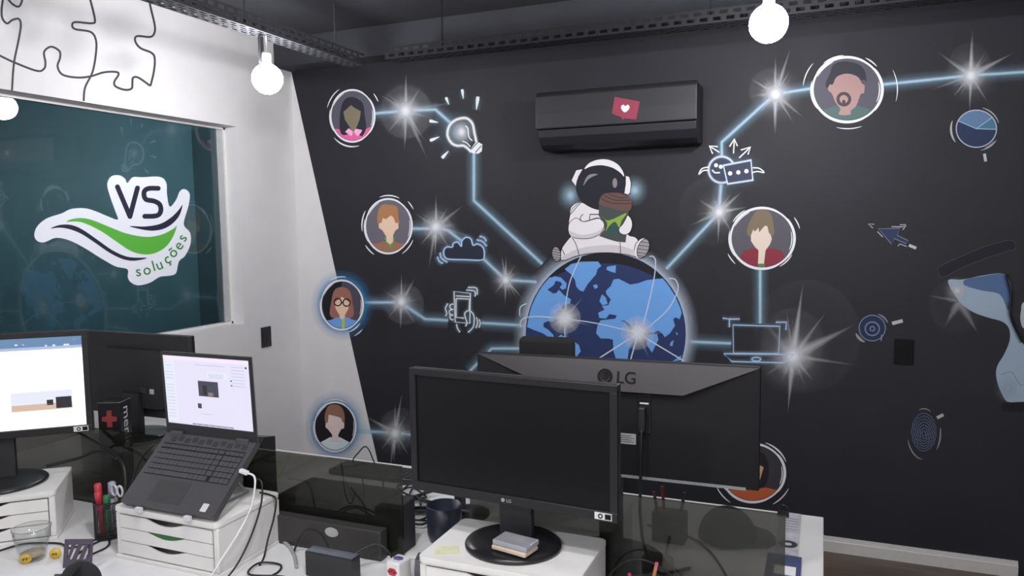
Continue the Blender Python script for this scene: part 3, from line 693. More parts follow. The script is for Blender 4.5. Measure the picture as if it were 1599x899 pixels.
# ------------------------------------------------------------------ logo sticker on the window
vz = lambda pts: Z(0, 240, 3.33, pts)
def PG(layer): return Paint(on_x(GX), (1, 0, 0), 0.0004 + layer * 0.0005)
NV, GR = rgb(44, 44, 66), rgb(92, 176, 66, 1.1)
p = PG(0)
blob = SM(vz([(178, 420), (195, 375), (245, 335), (320, 310), (370, 287), (440, 283), (500, 300), (560, 325), (612, 342), (600, 300), (575, 230), (557, 160), (578, 118), (620, 112), (650, 130), (662, 152), (690, 122), (740, 122), (830, 120), (864, 150), (868, 210), (882, 275), (915, 240), (935, 195), (960, 184), (986, 208), (980, 270), (955, 365), (988, 410), (990, 470), (962, 530), (930, 560), (915, 620), (880, 634), (830, 640), (780, 670), (720, 684), (680, 668), (664, 640), (662, 600), (600, 585), (520, 540), (440, 490), (360, 450), (290, 437), (230, 460), (192, 452)]), True, 4)
p.poly(blob, rgb(232, 236, 244, 1.1))
LG_ = p.build('logo_sticker', win, 'white cut-out logo sticker with green wave and letters on the glass')
p = PG(1); p.poly(SM(vz([(345, 353), (380, 338), (440, 335), (500, 352), (580, 385), (660, 415), (760, 432), (840, 420), (900, 390), (918, 375), (900, 430), (860, 485), (800, 518), (740, 522), (680, 505), (610, 460), (530, 405), (450, 365), (400, 352)]), True, 4), GR); p.build('green_wave', LG_)
p = PG(1)
p.poly(SM(vz([(262, 388), (310, 370), (370, 370), (430, 395), (510, 450), (590, 505), (670, 537), (765, 541), (700, 556), (640, 548), (570, 515), (490, 460), (420, 415), (360, 392), (310, 384)]), True, 4), NV)
p.poly(SM(vz([(672, 376), (750, 378), (830, 365), (890, 330), (930, 290), (948, 265), (935, 315), (900, 360), (850, 390), (790, 400), (730, 392)]), True, 4), NV); p.build('navy_wave', LG_)
def fat(p, pts, wd, col):
    p.stroke(pts, wd, col)
    for q in (pts[0], pts[-1]): p.poly(ell(q, wd / 2, wd / 2, 16), col)
p = PG(1); fat(p, vz([(610, 172), (675, 326)]), 7.6, NV); fat(p, vz([(675, 326), (714, 178)]), 7.6, NV)
fat(p, SM(vz([(822, 180), (775, 180), (752, 192), (748, 215), (760, 238), (800, 246), (828, 262), (836, 290), (826, 315), (800, 324), (752, 325)]), False, 5), 7.6, NV); p.build('lettering', LG_, 'navy letters VS')
p = PG(1)
for ch, c_, ro in zip('soluções', [(718, 612), (762, 604), (797, 585), (826, 578), (866, 548), (896, 514), (925, 478), (944, 438)], [-8, -14, -16, -22, -30, -38, -50, -60]):
    up = 0.0
    t = math.radians(ro); x, y = vz([c_])[0]
    p.text(ch, (x, y - 1.0), 23.5, t, rgb(74, 138, 74), bold=.008)
p.build('small_lettering', LG_, 'green lettering along the curve')

# ------------------------------------------------------------------ cable trays, pendant bulbs
tray_m = mat('galvanised_tray', (0.045, 0.046, 0.054), 0.6, metal=0.0, var=0.1, scale=20)
def slotted(bm, L, wd, t, rows, T):
    """strip of length L along x, width wd along y, thickness t, with rows of slots"""
    n = int(L / 0.055); gap = 0.010; sw = (wd - gap * (rows + 1)) / rows
    for r in range(rows + 1):
        y = r * (sw + gap); box(bm, 0, L, y, y + gap, 0, t, T=T)
    for r in range(rows):
        y = gap + r * (sw + gap); o = 0.0275 * (r % 2)
        for k in range(n + 1):
            x0 = max(0, k * 0.055 - o); x1 = min(L, k * 0.055 - o + 0.022)
            if x1 > x0: box(bm, x0, x1, y, y + sw, 0, t, T=T)
tray_d = mat('charcoal_painted_tray', (0.012, 0.012, 0.015), 0.7, var=0.1, scale=20, spec=0.25)
def tray(name, label, T, L, wd=0.1, h=0.06, hang=(), tray_m=tray_m):
    t = thing(name, label, 'cable tray', group='perforated cable trays')
    bm = bmesh.new(); slotted(bm, L, wd, .0015, 4, T); obj('tray_floor', bm, tray_m, t)
    for s in (0, 1):
        bm = bmesh.new(); slotted(bm, L, h, .0015, 2, T @ TR(0, wd if s else 0, 0, rx=PI / 2)); obj('tray_side', bm, tray_m, t)
    for x in hang:
        bm = bmesh.new(); tube(bm, [T @ Vector((x, wd / 2, 0.002)), T @ Vector((x, wd / 2, HC - T.translation.z))], .004, 6); obj('hanger_rod', bm, tray_m, t)
    return t
tray('cable_tray', 'grey perforated cable tray above the white window wall', TR(.80, -4.2, 2.445, rz=PI / 2), 3.78, hang=(.5, 1.9, 2.95, 3.6))
tray('cable_tray', 'dark perforated cable tray hung along the mural wall', TR(.98, -.50, 2.445), 5.2, hang=(.3, 1.6, 3.0, 4.6), tray_m=tray_d)
bulb_m = emis('lit_bulb', (0.985, 0.975, 1.0, 1), LAMP_STRENGTH)
bulb_soft = emis('lit_bulb_dimmer', (0.985, 0.975, 1.0, 1), LAMP_STRENGTH * .68)
LBLS = ['lit round bulb hanging below the cable tray by the white wall', 'lit round bulb hanging in front of the mural right of the air conditioner']
OUT = ['right above the photographer', 'far behind the photographer', 'behind the photographer to the left', 'behind the photographer to the right', 'straight above the near desk', 'in the teal room beyond the window']  # where the added bulbs hang, all out of view
for i, (x, y, z, zt) in enumerate(LAMPS):
    t = thing('pendant_bulb', LBLS[i] if i < 2 else 'added unseen bulb hanging ' + OUT[i - 2], 'light bulb', (x, y, z), group='pendant bulbs')
    b = bmesh.new(); bmesh.ops.create_uvsphere(b, u_segments=20, v_segments=12, radius=.066); obj('bulb', b, bulb_soft if i == 0 else bulb_m, t, True)
    obj('bulb_socket', lathe(bmesh.new(), [(0, .115), (.017, .115), (.02, .108), (.02, .07), (.026, .058), (.03, .05)], 20), white_pl, t, True)
    obj('cord', tube(bmesh.new(), [(0, 0, .112), (.002, 0, (.112 + zt - z) / 2), (0, 0, zt - z - .0005)], .0035, 6), cable_m if i else white_pl, t)
    if i == 0:
        obj('hook_bracket', B(-.035, -.022, -.012, .012, .07, zt - z - .001, bev=.002), tray_m, t)

# ------------------------------------------------------------------ air conditioner
ac = thing('air_conditioner', 'long black wall-mounted air conditioner with a red heart sticker', 'air conditioner', (2.082, 0, 0))
ac_m = mat('black_ac_shell', (0.019, 0.019, 0.023), 0.5, var=0.06); ac_d = mat('black_ac_vent', (0.018, 0.018, 0.024), 0.45, var=0.06)
HW = .405
obj('case', prism(bmesh.new(), [(-.001, 2.272), (-.17, 2.272), (-.17, 2.09), (-.15, 2.03), (-.10, 1.985), (-.001, 1.985)], -HW, HW, 'x'), ac_m, ac)
obj('front_panel', prism(bmesh.new(), [(-.171, 2.274), (-.188, 2.27), (-.202, 2.25), (-.206, 2.16), (-.204, 2.085), (-.171, 2.085)], -HW, HW, 'x'), ac_m, ac, False)
obj('air_flap', prism(bmesh.new(), [(-.172, 2.082), (-.200, 2.082), (-.192, 2.045), (-.165, 2.005), (-.118, 1.984), (-.112, 1.992), (-.155, 2.03)], -HW + .012, HW - .002, 'x'), ac_d, ac)
for o_ in list(ac.children):
    md = o_.modifiers.new('soft_edges', 'BEVEL'); md.width = .012 if o_.name.startswith('case') else .006; md.segments = 3; md.limit_method = 'ANGLE'
acp = lambda px, py: ac_inv(on(1, -.2062, px, py))
def ac_inv(v): return Vector((v.x - 2.082, v.y, v.z))
hh = lambda pts: Z(820, 100, 5.33, pts)
p = Paint(acp, (0, -1, 0), .0006); p.poly(hh([(745, 272), (955, 312), (925, 462), (830, 452), (812, 462), (800, 442), (722, 412)]), rgb(150, 62, 84)); st = p.build('heart_sticker', ac, 'red card sticker')
p = Paint(acp, (0, -1, 0), .001); p.poly(SM(hh([(830, 402), (802, 375), (800, 350), (818, 338), (834, 350), (852, 338), (868, 350), (864, 376)]), True, 4), rgb(226, 222, 228, 1.1)); p.build('heart', st, 'white heart')

# wall plates
sw = thing('light_switch', 'black light switch plate on the white wall beside the window', 'switch', (0, -.325, .96))
obj('plate', B(.0005, .009, -.041, .041, -.06, .06, bev=.002), black_pl, sw)
for k in (-1, 1): obj('rocker', B(.009, .012, -.017 + k * .018, .017 + k * .018, -.03, .03, bev=.001), black_gl, sw)
so = thing('wall_socket', 'black socket plate on the dark mural wall', 'socket', (3.402, 0, .995))
obj('plate', B(-.04, .04, -.009, -.0005, -.058, .058, bev=.002), ink_m, so)
obj('socket_insert', B(-.022, .022, -.0105, -.009, -.03, .03, bev=.001), ink_m, so)

# ------------------------------------------------------------------ desks and partitions
ZD = .74
def desk(label, y0, y1, x0=.15, x1=3.064):
    t = thing('desk', label, 'desk', group='facing bench desks')
    obj('desktop', B(x0, x1, y0, y1, ZD - .025, ZD, bev=.0015, seg=1), white_desk, t)
    for x in (x0 + .05, (x0 + x1) / 2, x1 - .05):
        bm = bmesh.new(); box(bm, x - .02, x + .02, y0 + .05, y0 + .09, 0, ZD - .025); box(bm, x - .02, x + .02, y1 - .09, y1 - .05, 0, ZD - .025); box(bm, x - .02, x + .02, y0 + .09, y1 - .09, ZD - .065, ZD - .025)
        obj('leg_frame', bm, white_pl, t)
    return t
desk('white bench desk on the near side of the smoked glass partitions', -2.95, -2.2275)
desk('white bench desk on the far side of the partitions, nearest the mural', -2.2165, -1.556)
smoke = glass('smoked_glass', (0.40, 0.40, 0.375), .8, .02, .14, (0.065, 0.066, 0.06, 1))  # diffuse haze stands in for the room reflected in the panels
for lab, x0, x1 in (('smoked glass partition behind the left monitor and pen cup', .555, 1.295), ('smoked glass partition between the laptop and the black monitor', 1.31, 2.05), ('smoked glass partition in front of the ultrawide monitor', 2.245, 2.985)):
    t = thing('desk_partition', lab, 'partition', ((x0 + x1) / 2, -2.222, ZD), group='smoked glass partitions'); hw = (x1 - x0) / 2
    obj('pane', B(-hw, hw, -.004, .004, -.06, .242, bev=.0008, seg=1), smoke, t)
    for s in (-1, 1): obj('clamp', B(s * hw * .7 - .02, s * hw * .7 + .02, -.0052, .0052, -.07, -.04), steel, t)

# ------------------------------------------------------------------ drawer risers
scoop_green = mat('green_card', (0.03, 0.16, 0.05), 0.6)
def riser(label, loc, rz=0.0, W=.352, D=.238, green=False):
    t = thing('drawer_riser', label, 'drawer unit', loc, rz, group='white drawer risers'); hw, hd, H = W / 2, D / 2, .14
    bm = bmesh.new(); prism(bm, rrect(-hw, hw, -hd, hd, .016), H - .012, H - .001, 'z'); prism(bm, rrect(-hw + .003, hw - .003, -hd + .003, hd - .003, .014), H - .017, H - .012, 'z'); prism(bm, rrect(-hw + .0015, hw - .0015, -hd + .0015, hd - .0015, .0145), H - .001, H, 'z')
    obj('lid', bm, white_pl, t)
    bm = bmesh.new()
    for s in (-1, 1): box(bm, s * (hw - .011) - .008, s * (hw - .011) + .008, -hd + .006, hd - .004, .010, H - .017, bev=.002, seg=1)
    box(bm, -hw + .019, hw - .019, hd - .012, hd - .004, .010, H - .017)
    for z in (.0125, .048, .0835): box(bm, -hw + .019, hw - .019, -hd + .02, hd - .012, z - .001, z)
    obj('body', bm, white_pl, t)
    obj('plinth', B(-hw + .001, hw - .001, -hd + .002, hd - .001, 0, .010, bev=.002), white_pl, t)
    for k in range(3):
        z0, z1 = .014 + k * .0357, .0475 + k * .0357; x = hw - .0205
        top = [(x, z1), (.075, z1)] + [(.065 - .13 * j / 16, z1 - .013 * (.5 - .5 * math.cos(2 * PI * min(1, max(0, (j / 16 - .0) / 1.0)))) ** .55) for j in range(17)] + [(-.075, z1), (-x, z1)]
        bm = prism(bmesh.new(), top + [(-x, z0), (x, z0)], -hd + .004, -hd + .008, 'y')
        box(bm, -x, x, -hd + .008, hd - .02, z0, z0 + .0015)
        dr = obj('drawer', bm, white_pl, t)
        if green and k == 1: obj('green_folder', B(-.06, .07, -hd + .009, -hd + .012, z0 + .003, z1 - .002), scoop_green, dr)
    return t
riser('white three-drawer riser under the open laptop', (1.51, -2.375, ZD), 0, green=True)
riser('white three-drawer riser under the blank black monitor', (2.419, -2.36, ZD), 0, W=.366, D=.235)
riser('white three-drawer riser turned sideways under the bright left monitor', (.872, -2.497, ZD), math.radians(42))
riser('white riser on the far desk under the monitor seen from behind', (.80, -1.92, ZD), 0)

# ------------------------------------------------------------------ monitors
screen_off = mat('screen_black_glass', (0.0065, 0.0065, 0.008), 0.25, var=0.02, spec=0.3)
label_w = mat('white_label', (0.62, 0.62, 0.62), 0.6)
def textmesh(name, s, h, M_, m, parent, bold=0.0, sx=1.0):
    vs, fs = text_geo(s, 0, bold)
    bm = bmesh.new(); vv = [bm.verts.new(M_ @ Vector((x * h * sx, 0, (y - .35) * h))) for x, y in vs]
    for f in fs:
        try: bm.faces.new([vv[i] for i in f])
        except ValueError: pass
    me = bpy.data.meshes.new(name); bm.to_mesh(me); bm.free(); me.materials.append(m)
    o = bpy.data.objects.new(name, me); COL.objects.link(o); o.parent = parent
    return o
def monitor(label, loc, rz, W, H, zb, base_r=.108, smat=screen_off, py=-.02, tilt=0.0, logo=True, name='monitor', stickers=True, back=False):
    """front faces -y; zb is the lower edge above the base"""
    t = thing(name, label, 'monitor', loc, rz); hw = W / 2
    T = TR(0, py, zb, rx=tilt)
    obj('base', lathe(bmesh.new(), [(0, 0), (base_r - .004, 0), (base_r, .003), (base_r, .007), (base_r - .004, .011), (base_r - .02, .014), (base_r * .45, .017), (0, .018)], 48, TR(0, 0, 0) @ Matrix.Diagonal((1, .93, 1, 1))), black_gl, t, True)
    bm = bmesh.new(); box(bm, -.040, .040, py + .03, py + .05, .014, zb + .09, bev=.004); obj('neck', bm, black_pl, t)
    # housing behind the panel
    bm = bmesh.new(); box(bm, -hw, hw, .006, .022, 0, H, bev=.003); obj('back_shell', bm, black_mt, t, T=T)
    bm = bmesh.new(); prism(bm, rrect(-hw * .62, hw * .62, H * .12, H * .82, .03), .022, .040, 'y'); hb = obj('rear_hump', bm, black_mt, t, T=T)
    # bezel as four bars
    bz_ = .0165; bb = .022
    bm = bmesh.new(); box(bm, -hw, hw, -.004, .006, H - bz_, H, bev=.002); box(bm, -hw, hw, -.004, .006, 0, bb, bev=.002); box(bm, -hw, -hw + bz_, -.004, .006, bb, H - bz_, bev=.001); box(bm, hw - bz_, hw, -.004, .006, bb, H - bz_, bev=.001)
    bez = obj('bezel', bm, mat('black_bezel', (.009, .009, .0105), .42, var=.05, scale=300), t, T=T)
    scr = obj('screen', B(-hw + bz_, hw - bz_, .0008, .006, bb, H - bz_), smat, t, T=T)
    if logo:
        g = obj('brand_mark', lathe(bmesh.new(), [(0, 0), (.0045, 0), (.0045, .0006), (0, .0006)], 16, TR(-.012, -.004, bb * .5, rx=PI / 2)), mat('logo_grey', (.3, .3, .3), .5), bez, T=T)
        textmesh('brand_lettering', 'LG', .010, T @ TR(.003, -.0046, bb * .5), MATS['logo_grey'], bez, .02)
    if stickers:
        sk = obj('energy_label', B(hw - .050, hw - .012, -.0047, -.0041, .004, .019), label_w, bez, T=T)
        bm = bmesh.new(); lathe(bm, [(.003, 0), (.0055, 0), (.0055, .0005), (.003, .0005)], 16, TR(hw - .037, -.0048, .0115, rx=PI / 2)); box(bm, hw - .027, hw - .014, -.0053, -.0048, .006, .017)
        obj('label_print', bm, ink_m, sk, T=T)
    if back:
        bm = bmesh.new(); box(bm, -.07, -.04, .0402, .044, H * .3, H * .38, bev=.002); obj('plug', bm, grey_pl, hb, T=T)
        bm = bmesh.new(); box(bm, -.10, -.08, .0402, .0408, H * .30, H * .36); obj('rating_label', bm, label_w, hb, T=T)
    return t, scr, T, (W, H, bz_, bb)
white_scr = emis('lit_screen_white', (0.96, 0.98, 1.0, 1), 1.25)
mon3, *_ = monitor('black LG monitor with a dark blank screen in the foreground', (2.413, -2.352, .88), math.radians(-4.0), .508, .291, .101, base_r=.111)
m1, scr1, T1, d1 = monitor('black monitor at the left edge with a bright white screen', (.877, -2.484, .88), math.radians(41), .50, .300, .135, smat=white_scr, base_r=.122)
mrear, *_ = monitor('black monitor seen from behind, left of the laptop screen', (.832, -1.962, .88), math.radians(180), .50, .292, .07, logo=False, stickers=False, back=True)

def screen_bits(scr, T, W, H, bz_, bb, bits, yoff=.0002):
    """bits: (name, x0, x1, z0, z1 in 0..1 of the screen, material)"""
    x0, z0, sw_, sh = -W / 2 + bz_, bb, W - 2 * bz_, H - bz_ - bb
    for i, (nm, a, b, c_, d_, m) in enumerate(bits):
        obj(nm, B(x0 + a * sw_, x0 + b * sw_, yoff - .0003 * (1 + i % 4), yoff + .0005, z0 + c_ * sh, z0 + d_ * sh), m, scr, T=T)
e = emis
ui_bar = e('ui_bar', rgb(96, 130, 168), .9); ui_pale = e('ui_pale', rgb(210, 214, 226), 1.0); ui_mid = e('ui_mid', rgb(168, 180, 210), .9); ui_dark = e('ui_dark', rgb(60, 62, 78), .8)
ui_blue = e('ui_blue', rgb(60, 140, 200), 1.0); ui_tan = e('ui_tan', rgb(196, 168, 150), 1.0); ui_blk = e('ui_black', rgb(34, 34, 46), .6)
screen_bits(scr1, T1, *d1, bits=[('browser_bar', 0, 1, .90, 1.0, ui_bar), ('browser_tab_strip', 0, 1, .868, .90, ui_mid), ('browser_tab', .30, .52, .925, .945, ui_pale), ('toolbar_icon', .64, .655, .925, .94, ui_pale), ('toolbar_icon', .68, .69, .925, .94, ui_pale),
    ('toolbar_icon', .80, .81, .90, .918, ui_pale), ('toolbar_icon', .84, .855, .90, .918, ui_pale), ('toolbar_icon', .90, .93, .90, .918, ui_pale), ('toolbar_icon', .95, .97, .955, .97, ui_pale),
    ('photo_thumbnail', .60, .93, .20, .41, ui_pale), ('photo_floor', .602, .928, .20, .27, ui_tan), ('photo_figure', .84, .925, .21, .335, ui_blk), ('photo_screen', .69, .76, .31, .37, ui_blue), ('photo_figure', .615, .70, .205, .265, ui_dark), ('photo_figure', .79, .825, .25, .31, ui_blk), ('cursor', .24, .247, .02, .03, ui_dark)])

# ultrawide monitor seen from behind
uw = thing('ultrawide_monitor', 'large LG ultrawide monitor seen from behind on the far desk', 'monitor', (2.557, -2.03, ZD), math.radians(1.2))
UW, UH, UZ = .722, .296, .226
obj('back_shell', B(-UW / 2, UW / 2, -.028, -.002, UZ, UZ + UH, bev=.003), mat('black_textured_shell', (0.0072, 0.0072, 0.0088), .7, var=.1, scale=400, bump=.2, spec=.3), uw)
obj('screen', B(-UW / 2 + .006, UW / 2 - .006, -.002, .002, UZ + .006, UZ + UH - .004), screen_off, uw)
bm = bmesh.new()
vs = [bm.verts.new(v) for v in ((-UW / 2 + .002, -.0285, UZ + UH - .002), (UW / 2 - .002, -.0285, UZ + UH - .002), (.185, -.046, UZ + UH - .075), (-.155, -.046, UZ + UH - .075), (-UW / 2 + .002, -.028, UZ + UH - .003), (UW / 2 - .002, -.028, UZ + UH - .003), (.185, -.028, UZ + UH - .078), (-.155, -.028, UZ + UH - .078))]
for f in ((0, 1, 2, 3), (0, 1, 5, 4), (1, 2, 6, 5), (2, 3, 7, 6), (3, 0, 4, 7), (4, 5, 6, 7)): bm.faces.new([vs[i] for i in f])
band = obj('top_band', bm, grey_pl, uw)
sl = math.atan2(.0175, .073)
Tb = TR(.0, -.0285 - .0175 * .52, UZ + UH - .002 - .073 * .52 - .001, rx=-sl) @ TR(0, -.0012, 0)
obj('brand_disc', lathe(bmesh.new(), [(0, 0), (.0155, 0), (.0155, .0008), (0, .0008)], 24, Tb @ TR(-.008, 0, 0, rx=PI / 2) @ Matrix.Scale(1.25, 4)), ink_m, band)
bm = bmesh.new(); tube(bm, [Tb @ Vector((-.008 + .012 * math.cos(a), -.0012, .012 * math.sin(a))) for a in [math.radians(80 + k * 20) for k in range(15)]], .0008, 5); tube(bm, [Tb @ Vector((-.013, -.0012, .006)), Tb @ Vector((-.013, -.0012, -.005)), Tb @ Vector((-.009, -.0012, -.005))], .0008, 5); obj('brand_face', bm, grey_pl, band)
textmesh('brand_lettering', 'LG', .042, Tb @ TR(.046, -.0006, 0), ink_m, band, .012)
obj('port_recess', B(.072, .106, -.031, -.028, UZ + .115, UZ + .215, bev=.002), black_gl, uw)
obj('port_plug', B(.078, .094, -.050, -.031, UZ + .125, UZ + .185, bev=.003), black_pl, uw)
obj('port_label', B(.078, .10, -.0318, -.0311, UZ + .19, UZ + .194), label_w, uw)
lb = obj('rating_label', B(.018, .068, -.0288, -.0281, UZ + .085, UZ + .112), mat('grey_label', (.36, .36, .37), .5), uw)
bm = bmesh.new()
for k in range(4): box(bm, .03, .062 - .006 * (k % 2), -.0292, -.0288, UZ + .090 + k * .005, UZ + .0915 + k * .005)
obj('label_print', bm, grey_pl, lb)
obj('lower_strip', B(-UW / 2 + .05, UW / 2 - .03, -.030, -.0284, UZ - .001, UZ + .006), steel, uw)
bm = bmesh.new(); box(bm, -.03, .03, -.02, .0, .012, UZ + .1, bev=.003); obj('neck', bm, black_pl, uw)
obj('base', prism(bmesh.new(), [(.13 * math.cos(a), .10 * math.sin(a)) for a in [2 * PI * k / 40 for k in range(40)]], 0, .012, 'z'), black_gl, uw)
obj('video_cable', tube(bmesh.new(), smooth([(.086, -.048, UZ + .13), (.086, -.056, UZ + .08), (.084, -.05, UZ), (.085, -.06, .15), (.10, -.08, .07), (.13, -.07, .012), (.16, -.05, .0065), (.2, -.01, .0065)], 6), .004, 8), cable_m, uw, True)
# another monitor, edge-on
em = thing('side_monitor', 'slim dark monitor edge just left of the blank black monitor', 'monitor', (2.075, -1.90, ZD), math.radians(148))
obj('panel', B(-.115, .115, -.012, .012, .145, .420, bev=.003), grey_pl, em); obj('screen', B(-.11, .11, -.0135, -.0125, .15, .415), screen_off, em)
obj('neck', B(-.02, .02, .012, .03, .01, .25, bev=.003), black_pl, em); obj('base', lathe(bmesh.new(), [(0, 0), (.07, 0), (.07, .006), (.05, .010), (0, .012)], 32), black_gl, em, True)

# ------------------------------------------------------------------ laptop on its stand
lap = thing('laptop', 'open dark grey laptop with a bright screen on a tilted stand', 'laptop', (1.522, -2.497, .897))
lap_m = mat('laptop_grey', (0.062, 0.060, 0.065), 0.42, var=.08, scale=200)
Td = TR(0, 0, 0, rx=math.radians(41.0)); LW, LD = .312, .226; hw = LW / 2
deck = obj('deck', prism(bmesh.new(), rrect(-hw, hw, 0, LD, .008), -.018, 0, 'z'), lap_m, lap, T=Td)
obj('touchpad', B(-.075, .035, .016, .078, 0, .0006), mat('touchpad_grey', (0.048, 0.047, 0.05), .38), lap, T=Td)
obj('corner_label', prism(bmesh.new(), rrect(.106, .125, .010, .032, .002), 0, .0006, 'z'), label_w, lap, T=Td)
kb = obj('keyboard_well', B(-.142, .142, .088, .185, 0, .0005), mat('key_well', (.007, .007, .008), .7), lap, T=Td)
key_m = mat('laptop_key', (.062, .061, .066), .5)
proto = {}
def key(x, y, wd, dp):
    k_ = (round(wd, 4), round(dp, 4))
    if k_ not in proto: proto[k_] = obj('key', B(-wd / 2, wd / 2, -dp / 2, dp / 2, 0, .0022, bev=.0006, seg=1), key_m, kb); o = proto[k_]
    else: o = inst(proto[k_], kb)
    o.matrix_local = Td @ TR(x, y, .0006)
pit = .0152
for r_ in range(6):
    y = .096 + r_ * .0158; dp = .0136 if r_ < 5 else .010
    if r_ == 0:
        xs = [(-.134, .0136), (-.1188, .0136), (-.1036, .0136), (-.0884, .0136), (-.036, .088), (.0164, .0136), (.0316, .0136), (.0468, .0136), (.062, .0136)]
    else: xs = [(-.134 + k * pit, .0136) for k in range(13)] + [(.0678, .018)]
    for x, wd in xs: key(x, y, wd, dp)
    for k in range(4): key(.0885 + k * .0152, y, .0136, dp)
gr_m = mat('vent_grille', (.03, .03, .032), .6)
bm = bmesh.new()
for k in range(11): box(bm, -.125 + k * .0245, -.108 + k * .0245, .190 + .004 * (k % 2), .205 + .004 * (k % 2), 0, .0007)
obj('speaker_grille', bm, gr_m, lap, T=Td)
Th = Td @ Matrix.Translation((0, LD - .006, .0)) ; hp = Th.translation
Tl = TR(hp.x, hp.y, hp.z - .004, rx=math.radians(2.5))
lh = .231
lid = obj('screen_lid', B(-hw, hw, 0, .007, 0, lh, bev=.003), lap_m, lap, T=Tl)
bm = bmesh.new(); bx, bt, bc = .007, .010, .030
box(bm, -hw, hw, -.003, 0, lh - bt, lh); box(bm, -hw, hw, -.003, 0, 0, bc); box(bm, -hw, -hw + bx, -.003, 0, bc, lh - bt); box(bm, hw - bx, hw, -.003, 0, bc, lh - bt)
obj('screen_bezel', bm, black_pl, lap, T=Tl)
lscr = obj('display', B(-hw + bx, hw - bx, -.0008, 0, bc, lh - bt), emis('lit_screen_lilac', rgb(226, 222, 244), .84), lap, T=Tl)
for s in (-1, 1): obj('hinge', B(s * .115 - .02, s * .115 + .02, -.012, .006, -.010, .010, bev=.003), lap_m, lap, T=Tl)
LU = [('side_list', 0, .13, .04, .93, ui_pale), ('top_bar', 0, 1, .94, 1, e('ui_pink', rgb(228, 216, 232), .95)), ('photo_thumbnail', .40, .63, .44, .66, ui_dark), ('photo_figure', .45, .50, .46, .60, ui_blk), ('photo_light', .52, .56, .56, .63, ui_mid), ('photo_figure', .58, .625, .45, .6, ui_blk), ('photo_floor', .51, .57, .445, .50, ui_tan),
      ('small_thumbnail', .38, .42, .26, .33, ui_dark), ('message_bubble', .51, .75, .70, .80, ui_pale)]
LU += [('text_line', .53, .70, .715 + k * .022, .721 + k * .022, ui_mid) for k in range(4)] + [('text_line', .015, .11, .10 + k * .047, .106 + k * .047, ui_mid) for k in range(17)]
LU += [('text_line', .80, .94, .62 + k * .045, .626 + k * .045, ui_mid) for k in range(7)] + [('list_dot', .78, .795, .62 + k * .065, .637 + k * .065, ui_dark) for k in range(2)] + [('account_dot', .955, .97, .88, .905, ui_blk)]
LU += [('text_line', .38, .72, .885, .892, ui_mid), ('text_line', .40, .54, .18, .185, ui_mid)] + [('task_icon', .30 + k * .0185, .31 + k * .0185, .012, .028, ui_dark) for k in range(26)]
screen_bits(lscr, Tl, LW, lh, bx, bc, [(n, a, b, c_ * (lh - bt - bc) / (lh - bx - bc), d_ * (lh - bt - bc) / (lh - bx - bc), m) for n, a, b, c_, d_, m in LU], yoff=-.0009)
ls = thing('laptop_stand', 'folding silver laptop stand holding up the grey laptop', 'laptop stand', (1.522, -2.497, .88))
dk = mat('stand_grey', (.30, .30, .31), .4, metal=.5)
for s in (-1, 1):
    xx = s * .082
    bm = bmesh.new(); tube(bm, [(xx, .034, .0125), (xx, .16, .118)], .005, 8); obj('tilt_arm', bm, dk, ls)
    bm = bmesh.new(); tube(bm, [(xx, .034, .0055), (xx, .205, .0055)], .005, 8); obj('foot_bar', bm, dk, ls)
    bm = bmesh.new(); tube(bm, [(xx, .20, .006), (xx, .130, .090)], .004, 8); obj('strut', bm, dk, ls)
    obj('front_clip', B(xx - .010, xx + .010, -.012, -.0015, .001, .014, bev=.002), mat('clip_white', (.6, .6, .62), .4), ls)
bm = bmesh.new(); tube(bm, [(-.082, .10, .0055), (.082, .10, .0055)], .004, 8); obj('cross_bar', bm, dk, ls)

# ------------------------------------------------------------------ things on the desks
def cable(label, pts, r=.0028, m=cable_m, n=8, parent=None, name='cable'):
    o = obj(name, tube(bmesh.new(), smooth(pts, n), r, 8), m, parent, True)
    if not parent: tag(o, label, 'cable', 'desk cables')
    return o
def D(px, py, z=ZD): # a point on the desk plane
    return on(2, z, px, py)
wcab = mat('white_cable', (.70, .70, .70), .4)
# charger cable of the laptop
wc = thing('charging_cable', 'white charging cable plugged into the side of the laptop', 'cable', (1.684, -2.40, .985))
obj('plug', B(-.003, .022, -.006, .006, -.005, .005, bev=.002, T=TR(0, 0, 0, ry=.2)), wcab, wc)
def rel(t, pts): return [Vector(p_) - t.location for p_ in pts]
obj('cord', tube(bmesh.new(), smooth(rel(wc, [(1.704, -2.40, .981), (1.725, -2.40, .975), (1.733, -2.408, .95), (1.728, -2.42, .90), (1.716, -2.45, .85), (1.70, -2.49, .80), (1.685, -2.53, .755), (1.66, -2.56, .7435), (1.58, -2.60, .7435)]), 8), .0026, 8), wcab, wc, True)
cable('black cable hanging straight down the drawer riser side by the white charger', [(1.705, -2.38, .96), (1.735, -2.385, .955), (1.742, -2.40, .90), (1.728, -2.43, .82), (1.712, -2.47, .76), (1.70, -2.51, .7432), (1.66, -2.58, .7432)], .0024)
cable('black cable draped over the back corner of the laptop riser', [(1.640, -2.285, .8835), (1.675, -2.29, .8835), (1.702, -2.295, .875), (1.705, -2.31, .83), (1.70, -2.33, .78), (1.71, -2.36, .7435), (1.73, -2.40, .7435)], .0026)
cable('black cable looping on the desk right of the laptop riser', [(1.62, -2.62, .7432), (1.75, -2.50, .7432), (1.80, -2.43, .7432), (1.78, -2.38, .7432), (1.73, -2.40, .7490), (1.75, -2.46, .7490), (1.84, -2.43, .7432), (1.93, -2.47, .7432)], .0027)
cable('black cable arching up in front of the badge box', [(1.76, -2.30, .7442), (1.775, -2.30, .775), (1.80, -2.305, .805), (1.835, -2.315, .818), (1.87, -2.325, .812), (1.905, -2.345, .79), (1.925, -2.357, .775)], .0032)
